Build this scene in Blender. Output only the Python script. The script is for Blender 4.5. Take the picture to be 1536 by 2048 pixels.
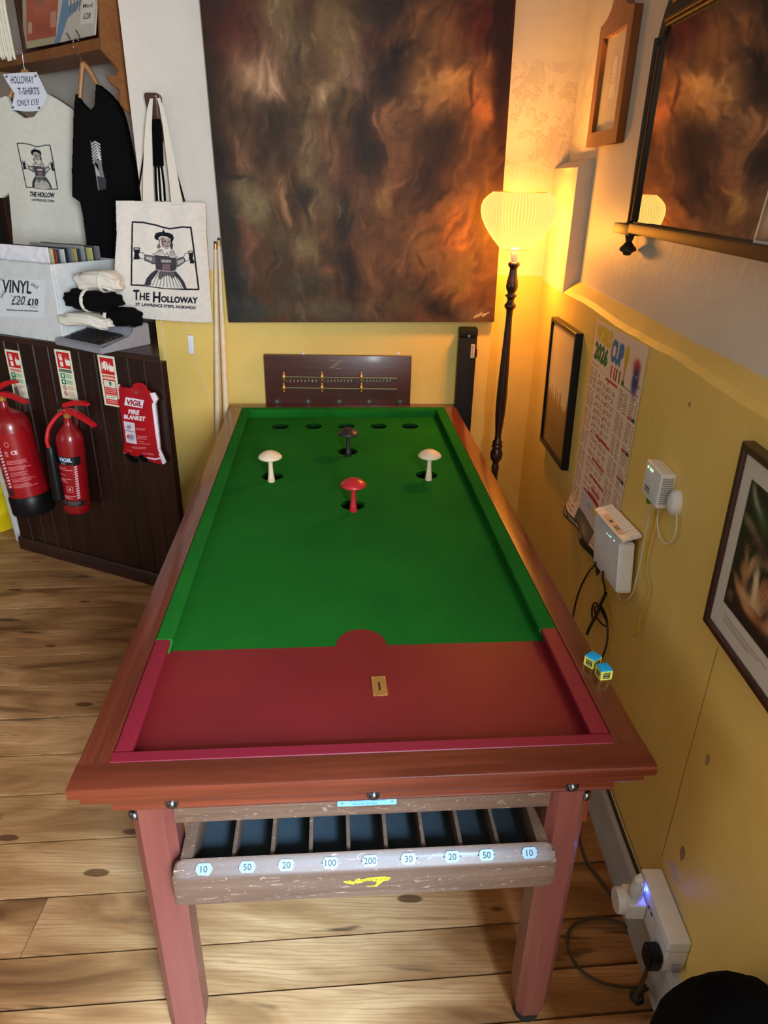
import bpy, bmesh, math, random
import numpy as np
from mathutils import Vector, Matrix
random.seed(7); RNG = np.random.RandomState(5)
for o in list(bpy.data.objects): bpy.data.objects.remove(o)
S = bpy.context.scene; COL = S.collection
PI = math.pi

# ------------------------------------------------------------------ camera
CAM = np.array([0.5151, -0.6917, 1.6598]); F = 1406.5
_p, _y, _r = 0.4404, 0.0093, 0.0210
_fw = np.array([math.sin(_y)*math.cos(_p), math.cos(_y)*math.cos(_p), -math.sin(_p)])
_rt = np.array([math.cos(_y), -math.sin(_y), 0.0]); _up = np.cross(_rt, _fw)
_r2 = _rt*math.cos(_r) + _up*math.sin(_r); _u2 = -_rt*math.sin(_r) + _up*math.cos(_r)
cd = bpy.data.cameras.new('camera'); cam = bpy.data.objects.new('camera', cd); COL.objects.link(cam)
cd.sensor_fit = 'VERTICAL'; cd.sensor_height = 36.0; cd.lens = F/2048*36.0; cd.clip_start = 0.02
cam.matrix_world = Matrix(((_r2[0], _u2[0], -_fw[0], CAM[0]), (_r2[1], _u2[1], -_fw[1], CAM[1]), (_r2[2], _u2[2], -_fw[2], CAM[2]), (0, 0, 0, 1)))
S.camera = cam

# ------------------------------------------------------------------ light
w = bpy.data.worlds.new('world'); S.world = w; w.use_nodes = True
w.node_tree.nodes['Background'].inputs[0].default_value = (0.62, 0.78, 1.0, 1)
w.node_tree.nodes['Background'].inputs[1].default_value = 1.0
def area(name, loc, target, sx, sy, power, col):
    l = bpy.data.lights.new(name, 'AREA'); l.shape = 'RECTANGLE'; l.size = sx; l.size_y = sy; l.energy = power; l.color = col
    o = bpy.data.objects.new(name, l); COL.objects.link(o); o.location = loc
    d = Vector(target) - Vector(loc); o.rotation_euler = d.to_track_quat('-Z', 'Y').to_euler(); return o
WINDOW_P, WINDOW2_P, LAMP_P = 335.0, 7.0, 24.0
area('daylight_from_window', (1.19, -2.05, 1.70), (0.19, -2.05, 1.70), 1.4, 1.5, WINDOW_P, (0.80, 0.90, 1.0))
area('daylight_from_side_window', (-3.10, -1.0, 1.75), (0, -0.4, 1.1), 1.5, 1.5, WINDOW2_P, (0.90, 0.94, 1.0))
bm_ = area('added_floor_fill', (1.16, -1.75, 2.05), (0.27, 0.42, 0.0), .5, .5, 6.0, (0.36, 0.64, 1.0)); bm_.data.spread = math.radians(20)  # added narrow cool fill that brightens the floor under the tray
S.view_settings.view_transform = 'Standard'; S.view_settings.look = 'None'
S.view_settings.exposure = 0.38; S.view_settings.gamma = 1.0; S.view_settings.use_curve_mapping = False

# ------------------------------------------------------------------ measuring helpers
def ray(u, v):
    u = np.asarray(u, float); v = np.asarray(v, float)
    return (u[..., None]-768)/F*_r2 - (v[..., None]-1024)/F*_u2 + _fw
def hit(u, v, p0, n):
    d = ray(u, v); n = np.array(n, float); t = ((np.array(p0, float)-CAM) @ n)/(d @ n)
    return CAM + d*t[..., None]
SL = 0.0251; XW = 1.161; XU = 1.21; YB = 2.2681
def yb(x): return YB + SL*(x-XW)
def on_back(u, v, off=0.0): return hit(u, v, (XW, YB-off, 0), (-SL, 1, 0))
def on_right(u, v, x=XW): return hit(u, v, (x, 0, 0), (1, 0, 0))
def on_z(u, v, z=0.0): return hit(u, v, (0, 0, z), (0, 0, 1))
def on_y(u, v, y): return hit(u, v, (0, y, 0), (0, 1, 0))

# ------------------------------------------------------------------ materials
def sg(c): return tuple(((x/255.)/12.92 if x/255. <= .04045 else ((x/255.+.055)/1.055)**2.4) for x in c)
class NT:
    def __init__(s, name):
        s.m = bpy.data.materials.new(name); s.m.use_nodes = True; s.t = s.m.node_tree; s.b = s.t.nodes['Principled BSDF']
        s.out = s.t.nodes['Material Output']
    def n(s, ty, **k):
        x = s.t.nodes.new(ty)
        for a, b in k.items():
            if a.startswith('i_'):
                key = a[2:]; key = int(key) if key.isdigit() else key.replace('_', ' ')
                x.inputs[key].default_value = b
            else: setattr(x, a, b)
        return x
    def l(s, a, b): s.t.links.new(a, b)
    def coords(s, scale=(1, 1, 1), kind='Object', rot=(0, 0, 0), loc=(0, 0, 0)):
        tc = s.n('ShaderNodeTexCoord'); mp = s.n('ShaderNodeMapping'); mp.inputs['Scale'].default_value = scale
        mp.inputs['Rotation'].default_value = rot; mp.inputs['Location'].default_value = loc
        s.l(tc.outputs[kind], mp.inputs['Vector']); return mp.outputs[0]
    def noise(s, vec, scale, detail=4, rough=.55, dist=0):
        x = s.n('ShaderNodeTexNoise'); x.inputs['Scale'].default_value = scale; x.inputs['Detail'].default_value = detail
        x.inputs['Roughness'].default_value = rough; x.inputs['Distortion'].default_value = dist; s.l(vec, x.inputs['Vector']); return x.outputs['Fac']
    def ramp(s, fac, stops):
        x = s.n('ShaderNodeValToRGB'); e = x.color_ramp.elements
        e[0].position, e[0].color = stops[0][0], (*stops[0][1], 1); e[1].position, e[1].color = stops[-1][0], (*stops[-1][1], 1)
        for p, c in stops[1:-1]:
            q = e.new(p); q.color = (*c, 1)
        s.l(fac, x.inputs[0]); return x.outputs[0]
    def val(s, fac, a, b, lo=0., hi=1.):
        x = s.n('ShaderNodeMapRange'); x.inputs[1].default_value = a; x.inputs[2].default_value = b; x.inputs[3].default_value = lo; x.inputs[4].default_value = hi
        s.l(fac, x.inputs[0]); return x.outputs[0]
    def mix(s, fac, a, b, mode='MIX'):
        x = s.n('ShaderNodeMix', data_type='RGBA', blend_type=mode)
        if hasattr(fac, 'links'): s.l(fac, x.inputs[0])
        else: x.inputs[0].default_value = fac
        for i, c in ((6, a), (7, b)):
            if hasattr(c, 'links'): s.l(c, x.inputs[i])
            else: x.inputs[i].default_value = (*c, 1)
        return x.outputs[2]
    def math(s, op, a, b=0.0):
        x = s.n('ShaderNodeMath', operation=op)
        for i, c in ((0, a), (1, b)):
            if hasattr(c, 'links'): s.l(c, x.inputs[i])
            else: x.inputs[i].default_value = c
        return x.outputs[0]
    def base(s, c):
        if hasattr(c, 'links'): s.l(c, s.b.inputs['Base Color'])
        else: s.b.inputs['Base Color'].default_value = (*c, 1)
    def set(s, rough=.5, metal=0, spec=.5, coat=0, sheen=0):
        s.b.inputs['Roughness'].default_value = rough; s.b.inputs['Metallic'].default_value = metal
        s.b.inputs['Specular IOR Level'].default_value = spec; s.b.inputs['Coat Weight'].default_value = coat
        s.b.inputs['Coat Roughness'].default_value = .12; s.b.inputs['Sheen Weight'].default_value = sheen; return s
    def bump(s, h, strength=.3, dist=.01):
        x = s.n('ShaderNodeBump'); x.inputs['Strength'].default_value = strength; x.inputs['Distance'].default_value = dist
        s.l(h, x.inputs['Height']); s.l(x.outputs[0], s.b.inputs['Normal'])
def plain(name, c, rough=.5, metal=0, var=.06, scale=30, bump=0, **k):
    t = NT(name); v = t.coords(); nz = t.noise(v, scale, 3)
    lo = tuple(x*(1-var) for x in c); hi = tuple(min(1, x*(1+var)) for x in c)
    t.base(t.ramp(nz, [(.3, lo), (.7, hi)])); t.set(rough, metal, **k)
    if bump: t.bump(nz, bump, .004)
    return t.m
def wood(name, dark, mid, light, grain='y', rough=.3, coat=.3, sc=1.0, scratch=0):
    t = NT(name); s = {'x': (3, 60, 60), 'y': (60, 3, 60), 'z': (60, 60, 3)}[grain]; s = tuple(a*sc for a in s)
    v = t.coords(s); a = t.noise(v, 1, 6, .6, .6); s2 = {'x': (.8, 9, 9), 'y': (9, .8, 9), 'z': (9, 9, .8)}[grain]
    v2 = t.coords(s2); b = t.noise(v2, 1, 3, .5, 1.2)
    c = t.ramp(a, [(.28, dark), (.5, mid), (.72, light)])
    c = t.mix(.45, c, t.ramp(b, [(.3, dark), (.7, light)]))
    if scratch:
        v3 = t.coords((30, 120, 90)); q = t.noise(v3, 1, 5, .7, 2.0); c = t.mix(t.val(q, .60, .68, 0, scratch), c, (.55, .42, .30))
    t.base(c); t.set(rough, 0, .5, coat); t.bump(a, .08, .002); return t.m
def attr(name, rough=.6, bump=0, bs=200, coat=0, sheen=0, spec=.4):
    t = NT(name); a = t.n('ShaderNodeAttribute', attribute_name='Col'); nz = t.noise(t.coords(), bs, 3)
    t.base(t.mix(t.val(nz, .3, .7, 0, .12), a.outputs['Color'], t.mix(1.0, a.outputs['Color'], (.82, .82, .82), 'MULTIPLY')))
    t.set(rough, coat=coat, sheen=sheen, spec=spec)
    if bump: t.bump(nz, bump, .003)
    return t.m
def emit(name, c, s):
    t = NT(name); t.base(c); t.b.inputs['Emission Color'].default_value = (*c, 1); t.b.inputs['Emission Strength'].default_value = s; return t.m

M = {}
M['mahog_y'] = wood('mahogany_long', sg((78, 31, 19)), sg((106, 46, 28)), sg((130, 63, 41)), 'y', .26, .35)
M['mahog_x'] = wood('mahogany_cross', sg((70, 25, 13)), sg((94, 38, 21)), sg((116, 52, 31)), 'x', .30, .3)
M['leg'] = wood('mahogany_leg', sg((96, 46, 38)), sg((110, 56, 46)), sg((122, 67, 56)), 'z', .45, .1)
M['mush'] = wood('pale_turned_wood', sg((214, 190, 158)), sg((226, 204, 172)), sg((236, 218, 190)), 'x', .5, .0)
M['drawer'] = wood('worn_brown_drawer', sg((72, 50, 37)), sg((95, 70, 53)), sg((112, 86, 68)), 'x', .5, .05, 1, .5)
M['darkwood_z'] = wood('dark_stained_boards', sg((20, 9, 7)), sg((31, 15, 11)), sg((54, 27, 18)), 'z', .38, .1)
M['darkwood_x'] = wood('dark_stained_worktop', sg((28, 15, 11)), sg((44, 24, 18)), sg((66, 38, 26)), 'x', .4, .1)
M['turned'] = wood('dark_turned_wood', sg((30, 16, 12)), sg((48, 26, 18)), sg((70, 38, 24)), 'z', .3, .3)
M['score'] = wood('dark_mahogany_board', sg((58, 30, 26)), sg((74, 40, 34)), sg((88, 50, 42)), 'x', .35, .2)
M['shelf'] = wood('mid_brown_shelf', sg((112, 66, 30)), sg((136, 84, 42)), sg((154, 100, 54)), 'x', .5, .0)
M['pine'] = wood('pine_frame', sg((112, 62, 22)), sg((138, 80, 32)), sg((158, 98, 44)), 'z', .4, .1)
M['hanger'] = wood('hanger_wood', sg((140, 92, 50)), sg((164, 112, 66)), sg((180, 130, 82)), 'x', .45, .1)
M['darkframe'] = wood('dark_brown_frame', sg((46, 24, 18)), sg((62, 34, 25)), sg((80, 46, 34)), 'z', .35, .1)
M['black'] = plain('black_plastic', sg((13, 13, 15)), .4, spec=.3)
M['blackleather'] = plain('black_leatherette', sg((17, 14, 13)), .55, bump=.3, scale=250, spec=.25)
M['rubber'] = plain('black_rubber', sg((18, 18, 18)), .8)
M['brass'] = plain('aged_brass', sg((206, 156, 84)), .32, .6)
M['dullrail'] = plain('tarnished_rail', sg((150, 150, 124)), .35, .8)
M['oldbrass'] = plain('dull_gold', sg((160, 122, 66)), .38, .9)
M['chrome'] = plain('chromed_steel', sg((200, 200, 205)), .18, 1.0)
M['bolt'] = plain('dark_steel_bolt', sg((110, 110, 116)), .28, 1.0)
M['white'] = plain('white_plastic', sg((222, 222, 224)), .4)
M['offwhite'] = plain('white_laminate', sg((206, 209, 208)), .45)
M['red'] = plain('red_enamel', sg((136, 11, 19)), .3, coat=.35)
M['redplast'] = plain('red_plastic_lever', sg((190, 26, 34)), .35)
M['yellow'] = plain('yellow_plastic', sg((222, 196, 20)), .4)
M['redpaint'] = plain('red_painted_wood', sg((186, 34, 44)), .35, coat=.2)
M['blackpaint'] = wood('black_painted_wood', sg((20, 24, 32)), sg((28, 32, 40)), sg((70, 50, 38)), 'x', .4, .1)
M['chalk'] = plain('blue_chalk', sg((0, 168, 236)), .9)
M['gold'] = plain('gilt_trim', sg((98, 64, 28)), .55, .25)
M['ebony'] = plain('blackened_mirror_frame', sg((40, 32, 24)), .5)
M['cable_b'] = plain('black_cable', sg((24, 22, 20)), .5)
M['cable_w'] = plain('white_cable', sg((214, 208, 200)), .5)
M['cable_y'] = plain('yellow_cable', sg((196, 158, 40)), .5)
M['cable_br'] = plain('brown_cable', sg((66, 50, 32)), .5)
M['silver'] = plain('silver_label', sg((112, 146, 178)), .45, .0)
M['ink'] = plain('black_ink', sg((16, 18, 24)), .6)
M['grey'] = plain('grey_plastic_case', sg((140, 142, 150)), .5)
M['keys'] = plain('dark_keycaps', sg((26, 26, 28)), .5)
M['rope'] = plain('cream_rope_fringe', sg((226, 218, 196)), .8)
M['paper'] = plain('paper_edges', sg((200, 190, 170)), .8)
M['blacktee'] = plain('black_cotton', sg((7, 7, 8)), .95, bump=.2, scale=300, spec=.1)
M['coat'] = plain('black_cloth', sg((6, 6, 7)), .97, bump=.3, scale=200, spec=.08)
M['creamcloth'] = plain('cream_cotton', sg((214, 208, 194)), .95, bump=.2, scale=200)
M['skirt'] = plain('grey_white_painted_baseboard', sg((188, 186, 178)), .55, var=.12, scale=6)
M['mirror'] = plain('mirror_glass', (.80, .78, .72), .015, 1.0, var=.0)
M['baize_dark'] = plain('dark_blue_baize', sg((38, 46, 50)), .9, scale=60, var=.15)
M['pocketdark'] = plain('pocket_lining', sg((14, 12, 12)), .35)
M['dot_green'] = emit('green_led', (.35, 1.0, .25), 3.0)
M['dot_teal'] = emit('teal_led', (.2, 1.0, .6), 2.5)
M['dot_blue'] = emit('blue_led', (.1, .16, 1.0), 18.0)
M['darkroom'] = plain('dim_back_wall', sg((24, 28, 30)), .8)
M['ceilpaint'] = plain('ceiling_paint', sg((150, 140, 122)), .8)
M['roomwall'] = plain('darkened_unseen_wall', sg((92, 76, 58)), .8, scale=4)  # walls out of view, darkened like the ceiling to cut bounced light
def baize(name, c, c2, sc=260):
    t = NT(name); v = t.coords(); a = t.noise(v, sc, 4, .7); b = t.noise(v, 5, 3)
    t.base(t.mix(.5, t.ramp(a, [(.3, c), (.7, c2)]), t.ramp(b, [(.3, c), (.7, c2)]))); t.set(.95, spec=.08); t.bump(a, .15, .001); return t.m
M['green'] = baize('green_baize', sg((20, 94, 30)), sg((30, 114, 36)))
M['redbaize'] = baize('crimson_leatherette', sg((112, 24, 30)), sg((130, 32, 36)), 160); M['redbaize'].node_tree.nodes['Principled BSDF'].inputs['Roughness'].default_value = .5; M['redbaize'].node_tree.nodes['Principled BSDF'].inputs['Specular IOR Level'].default_value = .4
t = NT('crimson_vinyl_cushion'); t.base(sg((124, 22, 42))); t.set(.5, spec=.4); M['redvinyl'] = t.m
def wallmat(name, zsplit, mul=1.0):
    t = NT(name); v = t.coords(); geo = t.n('ShaderNodeNewGeometry'); sp = t.n('ShaderNodeSeparateXYZ'); t.l(geo.outputs['Position'], sp.inputs[0])
    n1 = t.noise(v, 3, 5, .6); n2 = t.noise(v, 26, 6, .65, .4)
    white = t.ramp(n1, [(.3, sg((204, 196, 184))), (.7, sg((216, 208, 196)))])
    yel = t.ramp(n1, [(.3, sg((222, 188, 98))), (.7, sg((231, 200, 113)))])
    zz = t.math('ADD', sp.outputs[2], t.math('MULTIPLY', t.math('SUBTRACT', n2, .5), .006))
    f = t.val(zz, zsplit-.001, zsplit+.001)
    # flaked plaster above the lamp
    mx = t.val(sp.outputs[0], .93, .99); my = t.val(sp.outputs[2], 1.66, 1.78); my2 = t.val(sp.outputs[2], 2.06, 1.94); yy = t.val(sp.outputs[1], 2.0, 2.15)
    mask = t.math('MULTIPLY', t.math('MULTIPLY', mx, yy), t.math('MULTIPLY', my, my2))
    n3 = t.noise(v, 17, 7, .7, .8); flake = t.math('MULTIPLY', t.val(n3, .5, .56), mask)
    col = t.mix(f, yel, white); col = t.mix(t.math('MULTIPLY', flake, .35), col, sg((196, 170, 130)))
    chips = t.noise(v, 9, 2, .5); chipm = t.val(chips, .745, .755, 0, .8); col = t.mix(chipm, col, sg((226, 214, 190)))
    if name.endswith('right'):
        yy2 = t.math('ADD', sp.outputs[1], t.math('MULTIPLY', t.math('SUBTRACT', n1, .5), .012)); cr = t.math('LESS_THAN', t.math('ABSOLUTE', t.math('SUBTRACT', yy2, .400)), .0013); cr = t.math('MULTIPLY', cr, t.val(sp.outputs[2], .88, .87)); cr = t.math('MULTIPLY', cr, t.val(sp.outputs[2], .30, .31))
        col = t.mix(t.math('MULTIPLY', cr, .8), col, sg((60, 42, 14)))
        for (cy_, cz_, ry_, rz_, cc) in ((.335, .655, .006, .016, (150, 130, 110)), (.33, .40, .010, .022, (140, 112, 84)), (.345, .335, .03, .018, (196, 180, 160)), (.16, .13, .01, .02, (216, 210, 204)), (.345, .53, .004, .004, (220, 200, 150)), (.30, .285, .05, .014, (206, 196, 190)), (.73, 1.25, .006, .006, (120, 100, 80))):
            dy = t.math('DIVIDE', t.math('SUBTRACT', sp.outputs[1], cy_), ry_); dz = t.math('DIVIDE', t.math('SUBTRACT', sp.outputs[2], cz_), rz_); dd = t.math('ADD', t.math('ADD', t.math('MULTIPLY', dy, dy), t.math('MULTIPLY', dz, dz)), t.math('MULTIPLY', t.math('SUBTRACT', n2, .5), 5.0))
            col = t.mix(t.val(dd, 1.0, .85, 0, .85), col, sg(cc))
    t.base(col); t.set(.5, spec=.35)
    h = t.math('ADD', t.math('MULTIPLY', n2, .35), t.math('ADD', n1, t.math('MULTIPLY', flake, 2.2))); t.bump(h, .35, .012); return t.m
M['wall_back'] = wallmat('painted_plaster_back', 1.326)
M['wall_right'] = wallmat('painted_plaster_right', 1.351)
M['wall_white'] = wallmat('white_plaster', -5)
def floormat():
    t = NT('old_pine_floorboards'); tc = t.n('ShaderNodeTexCoord'); at = t.n('ShaderNodeAttribute', attribute_name='Plank')
    add = t.n('ShaderNodeVectorMath', operation='ADD'); sc = t.n('ShaderNodeVectorMath', operation='MULTIPLY'); sc.inputs[1].default_value = (7, 3, 0)
    t.l(at.outputs['Color'], sc.inputs[0]); t.l(tc.outputs['Object'], add.inputs[0]); t.l(sc.outputs[0], add.inputs[1])
    def mp(s):
        m = t.n('ShaderNodeMapping'); m.inputs['Scale'].default_value = s; t.l(add.outputs[0], m.inputs[0]); return m.outputs[0]
    big = t.noise(mp((1.0, 4, 1)), 1.6, 3, .5, 1.5)
    gr = t.n('ShaderNodeTexWave', wave_type='BANDS', bands_direction='Y'); t.l(mp((.34, 3.2, 1)), gr.inputs[0]); gr.inputs['Scale'].default_value = 9; gr.inputs['Distortion'].default_value = 14; gr.inputs['Detail'].default_value = 3; gr.inputs['Detail Scale'].default_value = .8
    fine = t.noise(mp((5, 150, 1)), 1, 6, .7)
    c = t.ramp(big, [(.3, sg((104, 68, 38))), (.48, sg((166, 120, 76))), (.66, sg((202, 156, 108)))])
    c = t.mix(t.math('MULTIPLY', t.val(gr.outputs['Fac'], .72, 1., 0, .34), t.val(big, .35, .6)), c, sg((112, 70, 36)))
    c = t.mix(t.val(fine, .5, .72, 0, .5), c, sg((110, 72, 40)))
    vo = t.n('ShaderNodeTexVoronoi'); t.l(mp((3.0, 8.5, 1)), vo.inputs['Vector']); vo.inputs['Scale'].default_value = 1.0
    c = t.mix(t.val(t.math('ADD', vo.outputs['Distance'], t.math('MULTIPLY', t.math('SUBTRACT', fine, .5), .05)), .115, .095, 0, .8), c, sg((70, 38, 20)))
    c = t.mix(t.val(vo.outputs['Distance'], .055, .04, 0, .6), c, sg((120, 74, 40)))
    st = t.noise(mp((2.2, 16, 1)), 1, 3, .6, .8); c = t.mix(t.val(st, .62, .70, 0, .8), c, sg((52, 40, 32)))
    pl = t.n('ShaderNodeSeparateColor'); t.l(at.outputs['Color'], pl.inputs[0]); c = t.mix(1.0, c, t.ramp(pl.outputs[2], [(0, (.62, .58, .54)), (1, (1.0, 1.0, 1.0))]), 'MULTIPLY')
    t.base(c); t.set(.5, spec=.28); t.bump(fine, .12, .002); return t.m
M['floor'] = floormat()
M['a_cloth'] = attr('printed_cotton', .95, .15, 400, spec=.12)
M['a_paper'] = attr('printed_paper', .7)
M['a_gloss'] = attr('printed_gloss', .35, coat=.2)
M['a_metal'] = attr('printed_red_enamel', .28, coat=.5)
M['a_paint'] = attr('oil_paint_on_canvas', .5, .25, 60, spec=.2)
M['a_plate'] = attr('printed_plate', .4)

# ------------------------------------------------------------------ mesh helpers
def link(name, me, m=None, parent=None, smooth=False):
    if m is not None:
        for q in (m if isinstance(m, (list, tuple)) else [m]): me.materials.append(q)
    if smooth:
        me.polygons.foreach_set('use_smooth', [True]*len(me.polygons))
    o = bpy.data.objects.new(name, me); COL.objects.link(o)
    if parent is not None: o.parent = parent
    return o
def mesh(name, vs, fs, m=None, parent=None, smooth=False):
    me = bpy.data.meshes.new(name); me.from_pydata([tuple(v) for v in vs], [], fs); me.update(); return link(name, me, m, parent, smooth)
def auto(me, ang=35):
    me.polygons.foreach_set('use_smooth', [True]*len(me.polygons))
    try: me.set_sharp_from_angle(angle=math.radians(ang))
    except Exception: pass
def frombm(name, bm, m=None, parent=None, smooth=None):
    bmesh.ops.recalc_face_normals(bm, faces=bm.faces); me = bpy.data.meshes.new(name); bm.to_mesh(me); bm.free()
    if smooth: auto(me, smooth if smooth is not True else 35)
    return link(name, me, m, parent)
def bbox(bm, x0, x1, y0, y1, z0, z1, bev=0, mat=None, seg=2):
    r = bmesh.ops.create_cube(bm, size=1); vs = r['verts']
    for v in vs: v.co = Vector((x0+(v.co.x+.5)*(x1-x0), y0+(v.co.y+.5)*(y1-y0), z0+(v.co.z+.5)*(z1-z0)))
    if bev:
        es = list({e for v in vs for e in v.link_edges}); r2 = bmesh.ops.bevel(bm, geom=es, offset=bev, segments=seg, affect='EDGES', profile=.6); vs = r2['verts'] if r2['verts'] else vs
    if mat is not None:
        for v in {v for f in bm.faces for v in f.verts} & set(vs): v.co = mat @ v.co
    return vs
def box(name, x0, x1, y0, y1, z0, z1, m=None, parent=None, bev=.002, seg=2):
    bm = bmesh.new(); bbox(bm, x0, x1, y0, y1, z0, z1, bev, None, seg); return frombm(name, bm, m, parent, 40)
def prism(bm, poly, axis, a, b):
    def P(p, t):
        return {'x': (t, p[0], p[1]), 'y': (p[0], t, p[1]), 'z': (p[0], p[1], t)}[axis]
    va = [bm.verts.new(P(p, a)) for p in poly]; vb = [bm.verts.new(P(p, b)) for p in poly]; n = len(poly)
    bm.faces.new(va); bm.faces.new(list(reversed(vb)))
    for i in range(n): bm.faces.new((va[i], vb[i], vb[(i+1) % n], va[(i+1) % n]))
def prismo(name, poly, axis, a, b, m, parent=None, bev=0, smooth=35):
    bm = bmesh.new(); prism(bm, poly, axis, a, b)
    if bev: bmesh.ops.bevel(bm, geom=list(bm.edges), offset=bev, segments=2, affect='EDGES')
    return frombm(name, bm, m, parent, smooth)
def lathe(bm, prof, seg=32, c=(0, 0, 0), rmod=None, axis='z'):
    rings = []
    for r, z in prof:
        ring = []
        for i in range(seg):
            a = 2*PI*i/seg; rr = r*(rmod(a, z) if rmod else 1)
            p = (rr*math.cos(a), rr*math.sin(a), z)
            if axis == 'y': p = (p[0], z, p[1])
            if axis == 'x': p = (z, p[0], p[1])
            ring.append(bm.verts.new((c[0]+p[0], c[1]+p[1], c[2]+p[2])))
        rings.append(ring)
    for a, b in zip(rings, rings[1:]):
        for i in range(seg): bm.faces.new((a[i], a[(i+1) % seg], b[(i+1) % seg], b[i]))
    for ring, r in ((rings[0], prof[0][0]), (rings[-1], prof[-1][0])):
        if r > 0: 
            try: bm.faces.new(ring)
            except Exception: pass
def lath(name, prof, m, parent=None, seg=32, c=(0, 0, 0), axis='z', smooth=50, rmod=None, cap=True):
    bm = bmesh.new(); lathe(bm, prof, seg, c, rmod, axis)
    if not cap:
        for f in [f for f in bm.faces if len(f.verts) > 4]: bm.faces.remove(f)
    return frombm(name, bm, m, parent, smooth)
def spline(pts, n=8):
    P = [Vector(p) for p in pts]; out = []
    P = [P[0]*2-P[1]] + P + [P[-1]*2-P[-2]]
    for i in range(1, len(P)-2):
        for k in range(n):
            t = k/n; a, b, c, d = P[i-1:i+3]
            out.append(.5*((2*b)+(-a+c)*t+(2*a-5*b+4*c-d)*t*t+(-a+3*b-3*c+d)*t**3))
    out.append(P[-2]); return out
def tubebm(bm, pts, r, seg=8, sm=True, n=8):
    Q = spline(pts, n) if sm else [Vector(p) for p in pts]
    rings = []; up = Vector((0, 0, 1))
    for i, p in enumerate(Q):
        d = (Q[min(i+1, len(Q)-1)]-Q[max(i-1, 0)]).normalized()
        a = d.cross(up)
        if a.length < .1: a = d.cross(Vector((1, 0, 0)))
        a.normalize(); b = d.cross(a).normalized(); up = -b if (-b).dot(up) > 0 else b
        rr = r(i/(len(Q)-1)) if callable(r) else r
        rings.append([bm.verts.new(p+(a*math.cos(2*PI*k/seg)+b*math.sin(2*PI*k/seg))*rr) for k in range(seg)])
    for A_, B_ in zip(rings, rings[1:]):
        for k in range(seg): bm.faces.new((A_[k], A_[(k+1) % seg], B_[(k+1) % seg], B_[k]))
    bm.faces.new(rings[0]); bm.faces.new(rings[-1])
def tube(name, pts, r, m, parent=None, seg=8, sm=True, n=8):
    bm = bmesh.new(); tubebm(bm, pts, r, seg, sm, n); return frombm(name, bm, m, parent, 60)
def tag(o, label, cat, group=None):
    o['label'] = label; o['category'] = cat
    if group: o['group'] = group
    return o
def struct(o): o['kind'] = 'structure'; return o
def thing(name, label, cat, loc=(0, 0, 0), rz=0, group=None):
    o = bpy.data.objects.new(name, None); COL.objects.link(o); o.location = loc; o.rotation_euler = (0, 0, rz); o.empty_display_size = .05
    return tag(o, label, cat, group)
def copy_tree(o, parent=None, loc=None):
    c = o.copy(); COL.objects.link(c)
    if parent is not None: c.parent = parent
    if loc is not None: c.location = loc
    for ch in list(o.children): copy_tree(ch, c)
    return c

# text glyph triangles (2D), cached
_tc = {}
def glyphs(s):
    if s in _tc: return _tc[s]
    c = bpy.data.curves.new('t', 'FONT'); c.body = s; c.size = 1; c.resolution_u = 3; c.offset = .012
    o = bpy.data.objects.new('t', c); COL.objects.link(o); dg = bpy.context.evaluated_depsgraph_get(); dg.update()
    me = o.evaluated_get(dg).to_mesh(); me.calc_loop_triangles()
    V = np.array([v.co[:2] for v in me.vertices]) if len(me.vertices) else np.zeros((0, 2))
    T = [tuple(t.vertices) for t in me.loop_triangles]
    o.evaluated_get(dg).to_mesh_clear(); bpy.data.objects.remove(o); bpy.data.curves.remove(c)
    _tc[s] = (V, T); return _tc[s]
def text3d(name, s, h, m, parent, place, th=.0006):
    """raised letters; place maps (x, y, d) with x centred to a local point"""
    V, T = glyphs(s)
    if not len(V): return None
    x0, x1 = V[:, 0].min(), V[:, 0].max(); y0, y1 = V[:, 1].min(), V[:, 1].max(); k = h/(y1-y0)
    vs = [place((v[0]-(x0+x1)/2)*k, (v[1]-(y0+y1)/2)*k, th) for v in V]
    return mesh(name, vs, [t for t in T], m, parent)

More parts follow.
